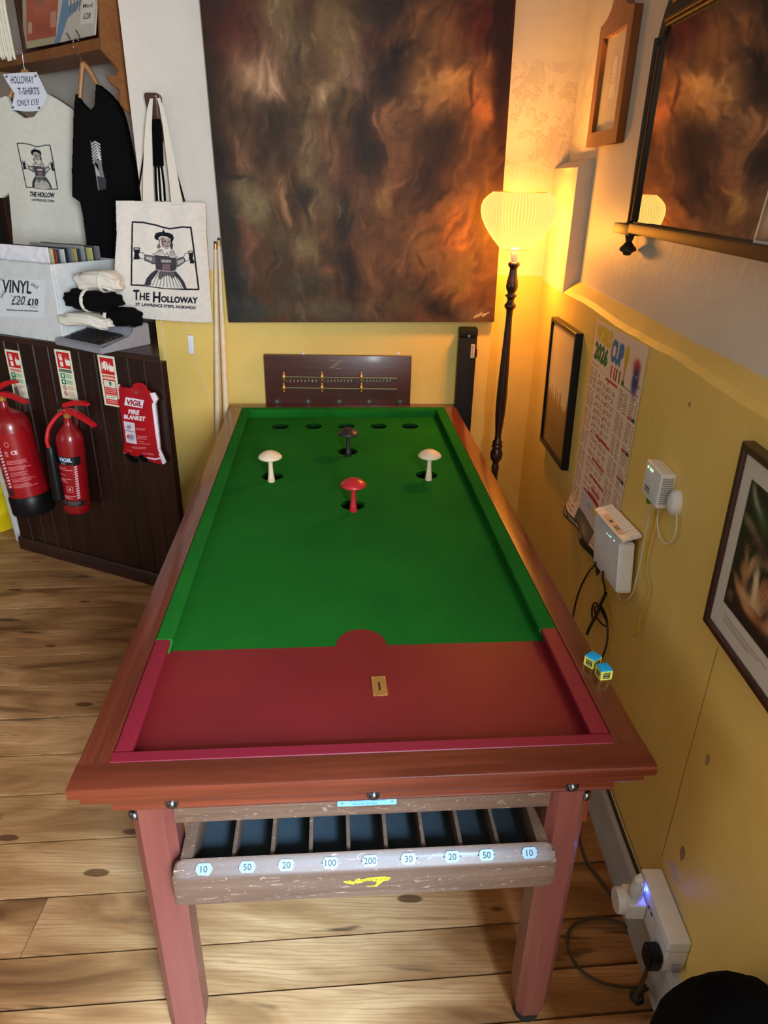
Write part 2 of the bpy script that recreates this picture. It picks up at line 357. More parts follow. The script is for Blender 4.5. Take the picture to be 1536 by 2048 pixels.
class Canvas:
    """small painter: float image with y down, in its own units"""
    def __init__(s, w, h, n, bg=(255, 255, 255), ss=2, x0=0, y0=0, noise=0):
        s.w, s.h, s.x0, s.y0 = w, h, x0, y0; s.nx = n; s.ny = max(2, int(n*h/w)); s.ss = ss
        s.W, s.H = (s.nx+1)*ss, (s.ny+1)*ss
        s.a = np.empty((s.H, s.W, 4)); s.a[..., :3] = bg; s.a[..., 3] = 1
        s.kx = s.nx*ss/w; s.ky = s.ny*ss/h
    def px(s, p): return (np.asarray(p, float)-[s.x0, s.y0])*[s.kx, s.ky]+s.ss/2
    def _fill(s, P, c, al=1.0, chan=None):
        x0, y0 = np.floor(P.min(0)).astype(int); x1, y1 = np.ceil(P.max(0)).astype(int)+1
        x0, y0 = max(x0, 0), max(y0, 0); x1, y1 = min(x1, s.W), min(y1, s.H)
        if x0 >= x1 or y0 >= y1: return
        X, Y = np.meshgrid(np.arange(x0, x1)+.5, np.arange(y0, y1)+.5); m = np.zeros(X.shape, bool)
        for i in range(len(P)):
            ax, ay = P[i]; bx, by = P[(i+1) % len(P)]
            if ay == by: continue
            m ^= ((ay > Y) != (by > Y)) & (X < (bx-ax)*(Y-ay)/(by-ay)+ax)
        if chan is not None: s.a[y0:y1, x0:x1, 3][m] = chan; return
        R = s.a[y0:y1, x0:x1, :3]; R[m] = R[m]*(1-al)+np.array(c)*al
    def poly(s, pts, c, al=1.0): s._fill(s.px(pts), c, al)
    def cut(s, pts):  # keep only inside
        s.a[..., 3] = 0; s._fill(s.px(pts), 0, chan=1.0)
    def rect(s, x, y, w, h, c, al=1.0): s.poly([(x, y), (x+w, y), (x+w, y+h), (x, y+h)], c, al)
    def ell(s, x, y, rx, ry, c, ang=0, al=1.0, n=28):
        q = np.linspace(0, 2*PI, n, endpoint=False); ca, sa = math.cos(ang), math.sin(ang)
        s.poly(np.stack([x+rx*np.cos(q)*ca-ry*np.sin(q)*sa, y+rx*np.cos(q)*sa+ry*np.sin(q)*ca], 1), c, al)
    def line(s, pts, wd, c, al=1.0, closed=False):
        pts = [np.array(p, float) for p in pts]
        if closed: pts = pts+[pts[0]]
        for a, b in zip(pts, pts[1:]):
            d = b-a; L = np.hypot(*d)
            if L == 0: continue
            d /= L; n = np.array([-d[1], d[0]])*wd/2; e = d*wd*.3
            s.poly([a-e+n, b+e+n, b+e-n, a-e-n], c, al)
    def blob(s, x, y, rx, ry, c, ang=0, al=1.0, p=2.0):
        X = (np.arange(s.W)-s.ss/2)/s.kx+s.x0; Y = (np.arange(s.H)-s.ss/2)/s.ky+s.y0; X, Y = np.meshgrid(X, Y)
        if hasattr(s, 'warp'): X = X+s.warp[0]; Y = Y+s.warp[1]
        ca, sa = math.cos(ang), math.sin(ang); dx, dy = X-x, Y-y
        q = ((dx*ca+dy*sa)/rx)**2+((-dx*sa+dy*ca)/ry)**2; f = (np.exp(-q**(p/2)*1.2)*al)[..., None]
        s.a[..., :3] = s.a[..., :3]*(1-f)+np.array(c)*f
    def text(s, t, x, y, h, c, align='c', wd=None, ang=0, bold=0, slant=0):
        V, T = glyphs(t)
        if not len(V): return
        x0, x1, y0, y1 = V[:, 0].min(), V[:, 0].max(), V[:, 1].min(), V[:, 1].max(); k = h/(y1-y0); kx = k if wd is None else wd/(x1-x0)
        vx = (V[:, 0]-{'c': (x0+x1)/2, 'l': x0, 'r': x1}[align])*kx; vy = -(V[:, 1]-(y0+y1)/2)*k; vx = vx-slant*vy
        ca, sa = math.cos(ang), math.sin(ang)
        for bx, by in ([(0, 0)] if not bold else [(-bold, 0), (bold, 0), (0, bold), (0, -bold)]):
            Q = np.stack([x+bx+vx*ca-vy*sa, y+by+vx*sa+vy*ca], 1); Pq = s.px(Q)
            for tr in T: s._fill(Pq[list(tr)], c)
    def noise(s, sx, sy, amp, seed=1):
        X = np.random.RandomState(seed).rand(sy+2, sx+2)
        gx = np.linspace(0, sx, s.W); gy = np.linspace(0, sy, s.H); ix = gx.astype(int); iy = gy.astype(int); fx = gx-ix; fy = (gy-iy)[:, None]
        fx = fx*fx*(3-2*fx); fy = fy*fy*(3-2*fy)
        A = X[iy][:, ix]; B = X[iy][:, ix+1]; C = X[iy+1][:, ix]; D = X[iy+1][:, ix+1]
        return ((A*(1-fx)+B*fx)*(1-fy)+(C*(1-fx)+D*fx)*fy-.5)*amp
    def down(s):
        a = s.a.reshape(s.ny+1, s.ss, s.nx+1, s.ss, 4).mean((1, 3)); return a
def lin(a):
    a = np.clip(a/255., 0, 1); return np.where(a <= .04045, a/12.92, ((a+.055)/1.055)**2.4)
def canvas_mesh(name, cv, fn, m, parent=None, th=0.0, smooth=True):
    """grid coloured by a canvas; fn(X, Y, k) -> (N,3) local points, k=0 front, 1 back"""
    a = cv.down(); ny, nx = a.shape[:2]
    X, Y = np.meshgrid(np.linspace(cv.x0, cv.x0+cv.w, nx), np.linspace(cv.y0, cv.y0+cv.h, ny))
    Pf = np.asarray(fn(X.ravel(), Y.ravel(), 0)).reshape(-1, 3); N = nx*ny
    keep = a[..., 3] > .5
    ck = (keep[:-1, :-1].astype(int)+keep[1:, :-1]+keep[:-1, 1:]+keep[1:, 1:]) >= 3
    jj, ii = np.nonzero(ck); v0 = jj*nx+ii
    F_ = [np.stack([v0, v0+nx, v0+nx+1, v0+1], 1)]
    P = Pf; colr = np.concatenate([lin(a[..., :3]).reshape(-1, 3), np.ones((N, 1))], 1)
    if th is not None and th != 0:
        Pb = np.asarray(fn(X.ravel(), Y.ravel(), 1)).reshape(-1, 3); P = np.concatenate([Pf, Pb]); colr = np.concatenate([colr, colr])
        F_.append(np.stack([v0+N, v0+N+1, v0+N+nx+1, v0+N+nx], 1))
        pad = np.pad(ck, 1)
        for dj, di, e in ((-1, 0, (0, 1)), (1, 0, (nx+1, nx)), (0, -1, (nx, 0)), (0, 1, (1, nx+1))):
            nb = pad[1+dj:pad.shape[0]-1+dj, 1+di:pad.shape[1]-1+di]; q = ck & ~nb; j2, i2 = np.nonzero(q); w0 = j2*nx+i2
            F_.append(np.stack([w0+e[0], w0+e[1], w0+e[1]+N, w0+e[0]+N], 1))
    FF = np.concatenate(F_); used = np.zeros(len(P), bool); used[FF.ravel()] = True; idx = np.cumsum(used)-1
    P = P[used]; colr = colr[used]; FF = idx[FF]
    me = bpy.data.meshes.new(name); me.vertices.add(len(P)); me.vertices.foreach_set('co', P.astype(np.float32).ravel())
    me.loops.add(FF.size); me.loops.foreach_set('vertex_index', FF.ravel().astype(np.int32)); me.polygons.add(len(FF))
    me.polygons.foreach_set('loop_start', np.arange(0, FF.size, 4, dtype=np.int32)); me.polygons.foreach_set('loop_total', np.full(len(FF), 4, np.int32))
    me.update(); ca = me.color_attributes.new('Col', 'FLOAT_COLOR', 'POINT'); ca.data.foreach_set('color', colr.astype(np.float32).ravel()); me.validate()
    return link(name, me, m, parent, smooth)
def flat(x0, x1, z0, z1, y, th=0.001):
    """canvas unit square mapped on a local XZ rectangle facing -Y"""
    def f(cv):
        def g(X, Y, k): return np.stack([x0+(X-cv.x0)/cv.w*(x1-x0), np.full(X.shape, y+k*th), z1-(Y-cv.y0)/cv.h*(z1-z0)], 1)
        return g
    return f

# ================================================================== the room
def quadbox(bm, x0, x1, y0, y1, z0, z1): bbox(bm, x0, x1, y0, y1, z0, z1)
def build_floor():
    seams = [-3.9+.16*i for i in range(23)]+[-.235, -.10, .03, .155, .26, .378, .532, .703, .873, 1.036, 1.21, 1.387, 1.56, 1.73, 1.90, 2.065, 2.23]+[2.39+.16*i for i in range(12)]
    seams = sorted(s for s in seams if not (-.36 < s < -.24)); vs, fs, cols = [], [], []
    K = .085
    def bx(xa, xb, sa, sb, z0, z1, c):
        q = []
        for z in (z0, z1):
            for x, s in ((xa, sa), (xb, sa), (xb, sb), (xa, sb)): q.append((x, s+K*x, z))
        b = len(vs); vs.extend(q); cols.extend([c]*8)
        for f in ((4, 5, 6, 7), (0, 1, 5, 4), (1, 2, 6, 5), (2, 3, 7, 6), (3, 0, 4, 7)): fs.append(tuple(b+k for k in f))
    R = random.Random(11)
    for a, b in zip(seams, seams[1:]):
        xs = [-3.3]; x = -3.3+R.uniform(.6, 2.2)
        while x < 1.1: xs.append(x); x += R.uniform(1.6, 2.6)
        if abs(a-.378) < .01: xs = [-3.3, -.305, 1.22]
        elif a > .2 and a < .6 or a < .2 and a > -.2: xs = [-3.3, -1.6, 1.22]
        else: xs.append(1.22)
        for xa, xb in zip(xs, xs[1:]): bx(xa+.001, xb-.001, a+.0032, b-.0032, -.02, 0, (R.random(), R.random(), R.random(), 1))
    b = len(vs); vs.extend([(-3.3, -3.4, -.019), (1.22, -3.4, -.019), (1.22, 4.6, -.019), (-3.3, 4.6, -.019)]); cols.extend([(0, 0, 0, 1)]*4); fs.append((b, b+1, b+2, b+3))
    me = bpy.data.meshes.new('floor'); me.from_pydata(vs, [], fs); ca = me.color_attributes.new('Plank', 'FLOAT_COLOR', 'POINT')
    ca.data.foreach_set('color', np.array(cols, dtype=np.float32).ravel())
    dark = plain('floor_gap_dust', sg((10, 8, 7)), .95); o = link('floor', me, [M['floor'], dark]); me.polygons[len(fs)-1].material_index = 1; struct(o)
build_floor()
ZC = 2.75
struct(box('ceiling', -3.3, 1.3, -3.4, 4.6, ZC, ZC+.05, M['ceilpaint'], bev=0))
# back wall (slightly skewed) behind the table
PX, PY = -.404, yb(-.404)
def slab(name, poly, z0, z1, m):
    return struct(prismo(name, poly, 'z', z0, z1, m, smooth=None))
slab('wall_back', [(PX, yb(PX)), (XU+.02, yb(XU+.02)), (XU+.02, yb(XU)+.2), (PX, yb(PX)+.2)], -.02, ZC, M['wall_back'])
# right wall : thick lower dado with a sloping ledge, thinner upper wall
bm = bmesh.new(); Y0, Y1 = -1.2, yb(XW)+.01
ny = 60; prof = [(XW, -.02), (XW, .7), (XW, 1.313), (XW+.012, 1.326), (XU, 1.353), (XU, 2.0), (XU, ZC)]
R = random.Random(3); rows = []
for i in range(ny+1):
    y = Y0+(Y1-Y0)*i/ny; wob = .0035*math.sin(y*9)+R.uniform(-.002, .002)
    rows.append([bm.verts.new((p[0], y, p[1]+(wob if j in (2, 3) else .3*wob if j == 4 else 0))) for j, p in enumerate(prof)])
for a, b in zip(rows, rows[1:]):
    for j in range(len(prof)-1): bm.faces.new((a[j], a[j+1], b[j+1], b[j]))
struct(frombm('wall_right', bm, M['wall_right']))
# boxed-in corner above the ledge with a sloping cap
bm = bmesh.new(); ya, yb_ = 1.908, yb(XW)+.005
P_ = [(XW-.0015, ya, 1.309), (XU+.004, ya, 1.342), (XU+.004, ya, 1.742), (XW-.0015, ya, 1.712)]
va = [bm.verts.new(p) for p in P_]; vb = [bm.verts.new((p[0], yb_, p[2])) for p in P_]
bm.faces.new(va); 
for i in range(4): bm.faces.new((va[i], vb[i], vb[(i+1) % 4], va[(i+1) % 4]))
struct(frombm('trim_1', bm, M['wall_white']))
# left: return of the pier and the slanting alcove wall
AD = Vector((-.74, .67, 0)).normalized(); AP = Vector((-.31, 2.48, 0)); AN = Vector((-AD.y, AD.x, 0))   # AN points into the room
if AN.dot(Vector((0, -1, 0))) < 0: AN = -AN
a0 = AP+AD*((PX-.2-AP.x)/AD.x)
def alc(u, v): return hit(u, v, (AP.x, AP.y, 0), (AN.x, AN.y, 0))
e = alc(34, 450); tE = (e[0]-AP.x)/AD.x; eP = AP+AD*tE; qP = AP+AD*((PX-AP.x)/AD.x)
slab('wall_left', [(qP.x, qP.y), (PX, PY+.02), (PX+.06, PY+.19), (PX+.06, qP.y+.1), (eP.x+.06, eP.y+.12), (eP.x, eP.y)], -.02, ZC, M['wall_white'])
# dark opening left of the alcove with its brown post
pp = eP+AD*.035
t = struct(box('door_1', -.035, .035, -.03, .05, -.0, 2.2, M['darkframe'], bev=.004)); t.location = (pp.x, pp.y, 0); t.rotation_euler = (0, 0, math.atan2(AD.y, AD.x))
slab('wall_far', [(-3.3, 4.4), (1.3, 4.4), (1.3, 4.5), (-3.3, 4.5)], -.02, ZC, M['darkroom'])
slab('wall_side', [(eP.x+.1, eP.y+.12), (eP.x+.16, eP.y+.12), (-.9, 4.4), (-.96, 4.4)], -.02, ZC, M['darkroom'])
# the rest of the room behind the camera, with its two windows
def wall_with_hole(name, axis, c, a0, a1, h0, h1, z0, z1, m, th=.12):
    bm = bmesh.new(); s = -th if c < 0 else th
    for (p, q, r, t_) in ((a0, h0, -.02, ZC), (h1, a1, -.02, ZC), (h0, h1, -.02, z0), (h0, h1, z1, ZC)):
        if axis == 'y': bbox(bm, p, q, min(c, c+s), max(c, c+s), r, t_)
        else: bbox(bm, min(c, c+s), max(c, c+s), p, q, r, t_)
    struct(frombm(name, bm, m))
struct(box('wall_front', -3.3, 1.3, -3.4, -3.3, -.02, ZC, M['roomwall'], bev=0))
wall_with_hole('wall_window_side', 'x', XU, -3.3, -1.2, -2.75, -1.35, .95, 2.45, M['roomwall'])
wall_with_hole('wall_outer', 'x', -3.3, -3.4, 4.5, -1.8, -.2, .9, 2.55, M['roomwall'])
def window(name, axis, c, a0, a1, z0, z1):
    bm = bmesh.new()
    for (p, q, r, t_) in ((a0, a0+.05, z0, z1), (a1-.05, a1, z0, z1), (a0, a1, z0, z0+.05), (a0, a1, z1-.05, z1), ((a0+a1)/2-.02, (a0+a1)/2+.02, z0, z1)):
        if axis == 'y': bbox(bm, p, q, c-.02, c+.02, r, t_)
        else: bbox(bm, c-.02, c+.02, p, q, r, t_)
    struct(frombm(name, bm, M['white']))
window('window_1', 'x', XU+.06, -2.75, -1.35, .95, 2.45); window('window_2', 'x', -3.36, -1.8, -.2, .9, 2.55)
# skirting along the right wall
bm = bmesh.new(); prism(bm, [(XW+.001, -.0), (XW-.014, 0), (XW-.014, .10), (XW-.017, .145), (XW-.012, .165), (XW+.001, .17)], 'y', -1.2, 2.24)
for v in bm.verts: v.co = Vector((v.co.x, v.co.y, v.co.z))
o = frombm('baseboard_right', bm, M['skirt']); struct(o)

# ================================================================== bar billiards table
TX, TY, TR, TH = .036, .1121, .0719, .7918; TW, TL = .952, 2.085; BD = TH-.036
tb = thing('bar_billiards_table', 'mahogany bar billiards table with green and crimson bed, peg holes and numbered ball tray', 'table', (TX, TY, 0), TR)
TMX = Matrix.Translation((TX, TY, 0)) @ Matrix.Rotation(TR, 4, 'Z')
def TP(u, v, z): return TMX @ Vector((u, v, z))
def tloc(w_): return TMX.inverted() @ Vector(w_)
def rprof(w0, w1, z0, z1, r=.004): # rounded-outer rail profile, w0 outer
    return [(w1, z1), (w0+r, z1), (w0+r*.3, z1-r*.3), (w0, z1-r), (w0, z0+r), (w0+r*.3, z0+r*.3), (w0+r, z0), (w1, z0)]
LZ = TH-.022
prismo('end_rail', rprof(0, .055, LZ, TH), 'x', 0, TW, M['mahog_x'], tb)
prismo('end_rail', [(2*2.061-p[0], p[1]) for p in rprof(2.037, 2.085, LZ, TH)][::-1], 'x', 0, TW, M['mahog_x'], tb)
bm = bmesh.new(); prism(bm, rprof(0, .051, LZ, TH), 'y', .0555, 2.0365); frombm('side_rail', bm, M['mahog_y'], tb, 35)
bm = bmesh.new(); prism(bm, [(TW-p[0], p[1]) for p in rprof(0, .051, LZ, TH)], 'y', .0555, 2.0365); frombm('side_rail', bm, M['mahog_y'], tb, 35)
bm = bmesh.new()
pr = [(.02, LZ+.004), (.013, LZ-.001), (.012, .752), (.016, .744), (.024, .738), (.030, .732), (.033, .724), (.033, .716), (.0315, .7125), (.033, .7085), (.037, .707), (.055, .707), (.055, LZ)]
loops = []
for d, z in pr:
    du = .012+(d-.012)*1.9 if d > .012 else d
    if d >= .05: du = .066 if z < .72 else .046
    loops.append([bm.verts.new(p) for p in ((du, d, z), (TW-du, d, z), (TW-du, TL-d, z), (du, TL-d, z))])
for a, b in zip(loops, loops[1:]+loops[:1]):
    for i in range(4): bm.faces.new((a[i], a[(i+1) % 4], b[(i+1) % 4], b[i]))
frombm('apron_moulding', bm, M['mahog_x'], tb, 40)
def curve2d(name, outer, holes, z, th, m, parent):
    c = bpy.data.curves.new(name, 'CURVE'); c.dimensions = '2D'; c.fill_mode = 'BOTH'; c.extrude = th/2
    for pl_ in [outer]+holes:
        s = c.splines.new('POLY'); s.points.add(len(pl_)-1); s.use_cyclic_u = True
        for i, p in enumerate(pl_): s.points[i].co = (p[0], p[1], 0, 1)
    o = bpy.data.objects.new(name, c); COL.objects.link(o); dg = bpy.context.evaluated_depsgraph_get(); dg.update()
    me = bpy.data.meshes.new_from_object(o.evaluated_get(dg)); bpy.data.objects.remove(o); bpy.data.curves.remove(c)
    me.name = name; me.transform(Matrix.Translation((0, 0, z-th/2))); me.materials.clear(); return link(name, me, m, parent)
def circ(x, y, r, n=40): return [(x+r*math.cos(2*PI*i/n), y+r*math.sin(2*PI*i/n)) for i in range(n)]
SR = .0555; arc = [(.4785+SR*math.cos(PI-PI*i/24), .406+1.12*SR*math.sin(PI-PI*i/24)) for i in range(25)]
HOLES = [(.216, 1.897), (.350, 1.897), (.482, 1.896), (.613, 1.895), (.741, 1.893), (.479, 1.601), (.221, 1.370), (.742, 1.367), (.483, 1.130)]
curve2d('green_bed', [(.06, .406)]+arc+[(.895, .406), (.895, 2.05), (.06, 2.05)], [circ(x, y, .0345 if i < 5 else .0365) for i, (x, y) in enumerate(HOLES)], BD, .012, M['green'], tb)
curve2d('crimson_bed', [(.05, .05), (.90, .05), (.90, .4055), (.06+.475, .4055)]+[(.4785+(SR-.0006)*math.cos(PI*i/24), .406+1.12*(SR-.0006)*math.sin(PI*i/24)) for i in range(25)]+[(.05, .4055)], [], BD, .012, M['redbaize'], tb)
for i, (x, y) in enumerate(HOLES):
    r = .0345 if i < 5 else .0365
    bm = bmesh.new(); lathe(bm, [(r, BD-.0005), (r, BD-.03), (r*.98, BD-.075)], 40, (x, y, 0))
    for f in [f for f in bm.faces if len(f.verts) > 4 and f.calc_center_median().z > BD-.01]: bm.faces.remove(f)
    frombm('pocket', bm, M['pocketdark'], tb, 40)
# cushions
NZ = TH+.001
def cush(name, m, prof, a, b, axis, endr=0):
    bm = bmesh.new(); prism(bm, prof, axis, a, b); return frombm(name, bm, m, tb, 35)
lp = [(.051, TH-.002), (.054, NZ), (.080, NZ), (.0855, NZ-.002), (.0865, NZ-.006), (.085, NZ-.012), (.076, BD), (.051, BD)]
rp = [(TW-p[0]-(.003 if p[0] > .06 else 0), p[1]) for p in lp][::-1]
cush('green_side_cushion', M['green'], lp, .397, 2.0042, 'y'); cush('green_side_cushion', M['green'], rp, .402, 2.0042, 'y')
lp2 = [(a-(.004 if a > .06 else 0), z-(.001 if z > BD else 0)) for a, z in lp]; rp2 = [(a+(.004 if a < .89 else 0), z-(.001 if z > BD else 0)) for a, z in rp]
cush('crimson_side_cushion', M['redvinyl'], lp2, .0836, .396, 'y'); cush('crimson_side_cushion', M['redvinyl'], rp2, .0836, .401, 'y')
cush('crimson_end_cushion', M['redvinyl'], [(.0553, TH-.003), (.058, NZ-.001), (.079, NZ-.001), (.083, NZ-.004), (.0835, NZ-.008), (.074, BD), (.0553, BD)], .0515, TW-.0515, 'x')
cush('green_end_cushion', M['green'], [(2.0365, TH-.002), (2.034, NZ), (2.010, NZ), (2.005, NZ-.003), (2.004, NZ-.008), (2.012, BD), (2.0365, BD)], .0515, TW-.0515, 'x')
# playing-field box under the bed
bm = bmesh.new()
for q in ((.075, .095, .06, 2.02), (.857, .877, .06, 2.02), (.075, .877, 2.0, 2.02)): bbox(bm, q[0], q[1], q[2], q[3], .60, .712)
bbox(bm, .095, .857, .45, 2.0, .60, .61)
frombm('cabinet', bm, M['mahog_y'], tb)
def octo(cx, cy, wx, wy, ch): 
    a, b = wx/2, wy/2
    return [(cx-a+ch, cy-b), (cx+a-ch, cy-b), (cx+a, cy-b+ch), (cx+a, cy+b-ch), (cx+a-ch, cy+b), (cx-a+ch, cy+b), (cx-a, cy+b-ch), (cx-a, cy-b+ch)]
for cx in (.1085, .8325):
    for cy in (.078, 1.985):
        bm = bmesh.new(); rings = []
        for z, k in ((.708, 1), (.10, 1), (.075, .98), (.032, .80)):
            rings.append([bm.verts.new((p[0], p[1], z)) for p in octo(cx, cy, .070*k, .074*k, .014*k)])
        for a, b in zip(rings, rings[1:]):
            for i in range(8): bm.faces.new((a[i], b[i], b[(i+1) % 8], a[(i+1) % 8]))
        bm.faces.new(rings[0]); bm.faces.new(rings[-1]); leg = frombm('leg', bm, M['leg'], tb, 20)
        lath('rubber_foot', [(0, .0), (.026, .0), (.028, .006), (.026, .026), (.014, .031), (.014, .034)], M['rubber'], leg, 28, (cx, cy, 0))
        if cy < .5:
            s = -1 if cx < .5 else 1; bm = bmesh.new(); lathe(bm, [(0, .006), (.004, .0055), (.0085, .003), (.0105, 0), (.0105, -.003)], 20)
            bm.transform(Matrix.Translation((cx+s*.031, cy-.033, .683)) @ Matrix.Rotation(s*PI/4, 4, 'Z') @ Matrix.Rotation(PI/2, 4, 'X')); frombm('bolt', bm, M['bolt'], leg, 50)
for u in (.149, .483, .826):
    bm = bmesh.new(); lathe(bm, [(0, .007), (.004, .0065), (.007, .004), (.0085, .0012), (.011, .001), (.011, -.002)], 24)
    bm.transform(Matrix.Translation((u, .0310, .7215)) @ Matrix.Rotation(PI/2, 4, 'X')); frombm('bolt', bm, M['bolt'], tb, 50)
box('front_rail', .145, .797, .046, .064, .660, .7075, M['drawer'], tb, .0015)
cv = Canvas(117, 18, 234, (112, 164, 190)); cv.text('51 Anne St Liverpool, L3 8DW (UK)', 60, 6.2, 4.2, (30, 60, 90), wd=70); cv.text('Phone 051-207-4336', 54, 12.6, 4.4, (30, 60, 90), wd=48)
for x in (9, 108): cv.ell(x, 9.5, 2.6, 2.4, (60, 70, 70)); cv.ell(x-.4, 9, 1.4, 1.3, (150, 160, 160))
canvas_mesh('makers_plate', cv, lambda X, Y, k: np.stack([.422+X/117*.102, np.full(X.shape, .0443+.0012*k), .7000-Y/18*.0165-(X-58)/117*.000], 1), M['a_plate'], tb, th=1, smooth=False)
# the pulled-out ball tray
tray = bpy.data.objects.new('ball_tray', None); COL.objects.link(tray); tray.parent = tb; tray['label'] = 'worn brown ball tray with nine numbered compartments'
tp = [(.001, .5115), (.0, .514), (.0, .572), (.0012, .5765), (.0032, .5795), (.012, .5885), (.0205, .5975), (.0235, .599), (.025, .597), (.025, .5115)]
bm = bmesh.new(); st = [(.1385, .030), (.1395, .020), (.142, .011), (.147, .005), (.154, .001), (.162, 0)]; st = st+[(.9485-a, d) for a, d in st[::-1]]
rings = [[bm.verts.new((u, v+d*.15*(v < .01), min(z, .599-d*.9) if z > .56 else z)) for v, z in tp] for u, d in st]
for a, b in zip(rings, rings[1:]):
    for i in range(len(tp)): bm.faces.new((a[i], a[(i+1) % len(tp)], b[(i+1) % len(tp)], b[i]))
bm.faces.new(rings[0]); bm.faces.new(rings[-1]); frombm('tray_front', bm, M['drawer'], tray, 24)
for u in (.150, .778): box('tray_side', u, u+.021, .025, .42, .52, .594, M['drawer'], tray, .0015)
box('tray_floor', .171, .778, .025, .42, .518, .526, M['baize_dark'], tray, 0)
for i in range(1, 9):
    u = .171+.0675*i; box('divider', u-.0035, u+.0035, .025, .42, .526, .580, M['drawer'], tray, .0012)
sx, sz = .0205/2, .012
for u, s in zip((.193, .2665, .333, .409, .4775, .545, .622, .683, .760), ('10', '50', '20', '100', '200', '30', '20', '50', '10')):
    bm = bmesh.new(); pl_ = [(-.0155, 0), (-.0095, .0092), (.0095, .0092), (.0155, 0), (.0095, -.0092), (-.0095, -.0092)]
    prism(bm, pl_, 'z', 0, .0012); mx = Matrix.Translation((u, .0105, .5885)) @ Matrix.Rotation(math.radians(50), 4, 'X'); bm.transform(mx); pt = frombm('number_plate', bm, M['silver'], tray)
    text3d('digits', s, .0108, M['ink'], pt, lambda x, y, d: mx @ Vector((x, y, .0013+d*.3)))
    for s_ in (-1, 1): 
        bm = bmesh.new(); lathe(bm, [(0, .0022), (.0012, .0019), (.0016, .0012)], 10); bm.transform(mx @ Matrix.Translation((s_*.0138, 0, 0))); frombm('pin', bm, M['bolt'], pt)
cv = Canvas(100, 30, 260, (222, 196, 28)); cv.cut([(0, 8), (14, 7), (20, 9), (22, 12), (26, 6), (33, 2), (36, 5), (44, 5), (50, 2), (66, 1), (86, 1), (97, 4), (99, 8), (92, 13), (88, 12), (82, 14), (78, 20), (74, 22), (70, 28), (52, 27), (44, 25), (58, 25), (66, 24), (70, 18), (68, 13), (54, 11), (44, 11), (38, 15), (30, 16), (24, 14), (22, 19), (16, 17), (6, 14)])
cv.text('E.A. CLARE & SON', 53, 8.4, 6, (40, 26, 10), wd=88)
canvas_mesh('faded_transfer', cv, lambda X, Y, k: np.stack([.430+X/100*.085, np.full(X.shape, -.0004+.0003*k), .561-Y/30*.027], 1), M['a_paper'], tray, th=None, smooth=False)
# coin slot
cs = thing('coin_slot_plate', 'small brass coin slot plate screwed to the crimson end of the table', 'coin slot', TP(.508, .270, BD), TR+.02)
curve2d('plate', [(-.0145, -.0285), (.0145, -.0285), (.0145, .0285), (-.0145, .0285)], [[(-.0018, -.0155), (.0018, -.0155), (.0018, .0135), (-.0018, .0135)]], .003, .003, M['brass'], cs)
box('slot', -.0018, .0018, -.0155, .0135, .0001, .0008, M['ink'], cs, 0)
for x in (-.0115, .0115):
    for y in (-.0255, .0235): lath('screw', [(0, .0042), (.0016, .0038), (.0022, .003)], M['brass'], cs, 12, (x, y, 0))
# pegs
def peg(u, v, label, mt, cap=None, name='mushroom_peg'):
    p = TP(u, v, BD); o = thing(name, label, 'skittle peg', p, RNG.uniform(0, 6), 'mushroom pegs standing on the table')
    lath('stem', [(0, 0), (.0115, 0), (.0120, .002), (.0112, .006), (.0116, .007), (.0108, .011), (.0112, .012), (.0102, .017), (.0088, .028), (.0074, .045), (.0070, .060), (.0078, .070), (.009, .080), (0, .080)], mt, o, 32)
    lath('cap', [(0, .078), (.010, .0775), (.026, .079), (.036, .0825), (.0388, .0855), (.0385, .088), (.034, .0935), (.026, .0995), (.016, .1045), (.007, .107), (0, .1075)], cap or mt, o, 48)
peg(.2215, 1.323, 'plain pale wooden mushroom peg on the left side of the green bed', M['mush'])
peg(.7430, 1.323, 'plain pale wooden mushroom peg on the right side of the green bed', M['mush'])
peg(.4835, 1.085, 'red mushroom peg standing in the middle of the green bed', M['redpaint'])
peg(.4805, 1.553, 'black mushroom peg nearest the row of five pockets', M['blackpaint'])
# chalk cubes
def chalk(px_, py_, rz, label):
    q = on_z(px_, py_, TH); o = thing('chalk_cube', label, 'chalk', (float(q[0]), float(q[1]), TH), rz, 'cue chalks on the rail'); s = .0118
    box('chalk_block', -s+.0004, s-.0004, -s+.0004, s-.0004, .0, .0225, M['chalk'], o, .0008)
    bm = bmesh.new()
    cv = Canvas(40, 40, 60, (226, 226, 96)); cv.rect(8, 6, 24, 28, (40, 52, 50)); cv.text('MASTER', 20, 11, 6, (214, 220, 100), wd=20); cv.text('CHALK', 20, 18, 5, (214, 220, 100), wd=18); cv.rect(12, 27, 16, 2.5, (214, 220, 100)); cv.rect(8, 22, 24, 2, (30, 60, 70))
    for k in range(4):
        mr = Matrix.Rotation(k*PI/2, 4, 'Z')
        def fn(X, Y, kk, mr=mr):
            P = np.stack([(X/40-.5)*2*s, np.full(X.shape, -s-.0003+.0003*kk), .0202-Y/40*.0202], 1); R3 = np.array(mr)[:3, :3]; return P @ R3.T
        canvas_mesh('paper_side', cv, fn, M['a_paper'], o, th=None, smooth=False)
chalk(1184, 1329, TR+.62, 'blue chalk cube in yellow paper, the one farther from the table end')
chalk(1206, 1352, TR+.10, 'blue chalk cube in yellow paper, the one nearer the table end')

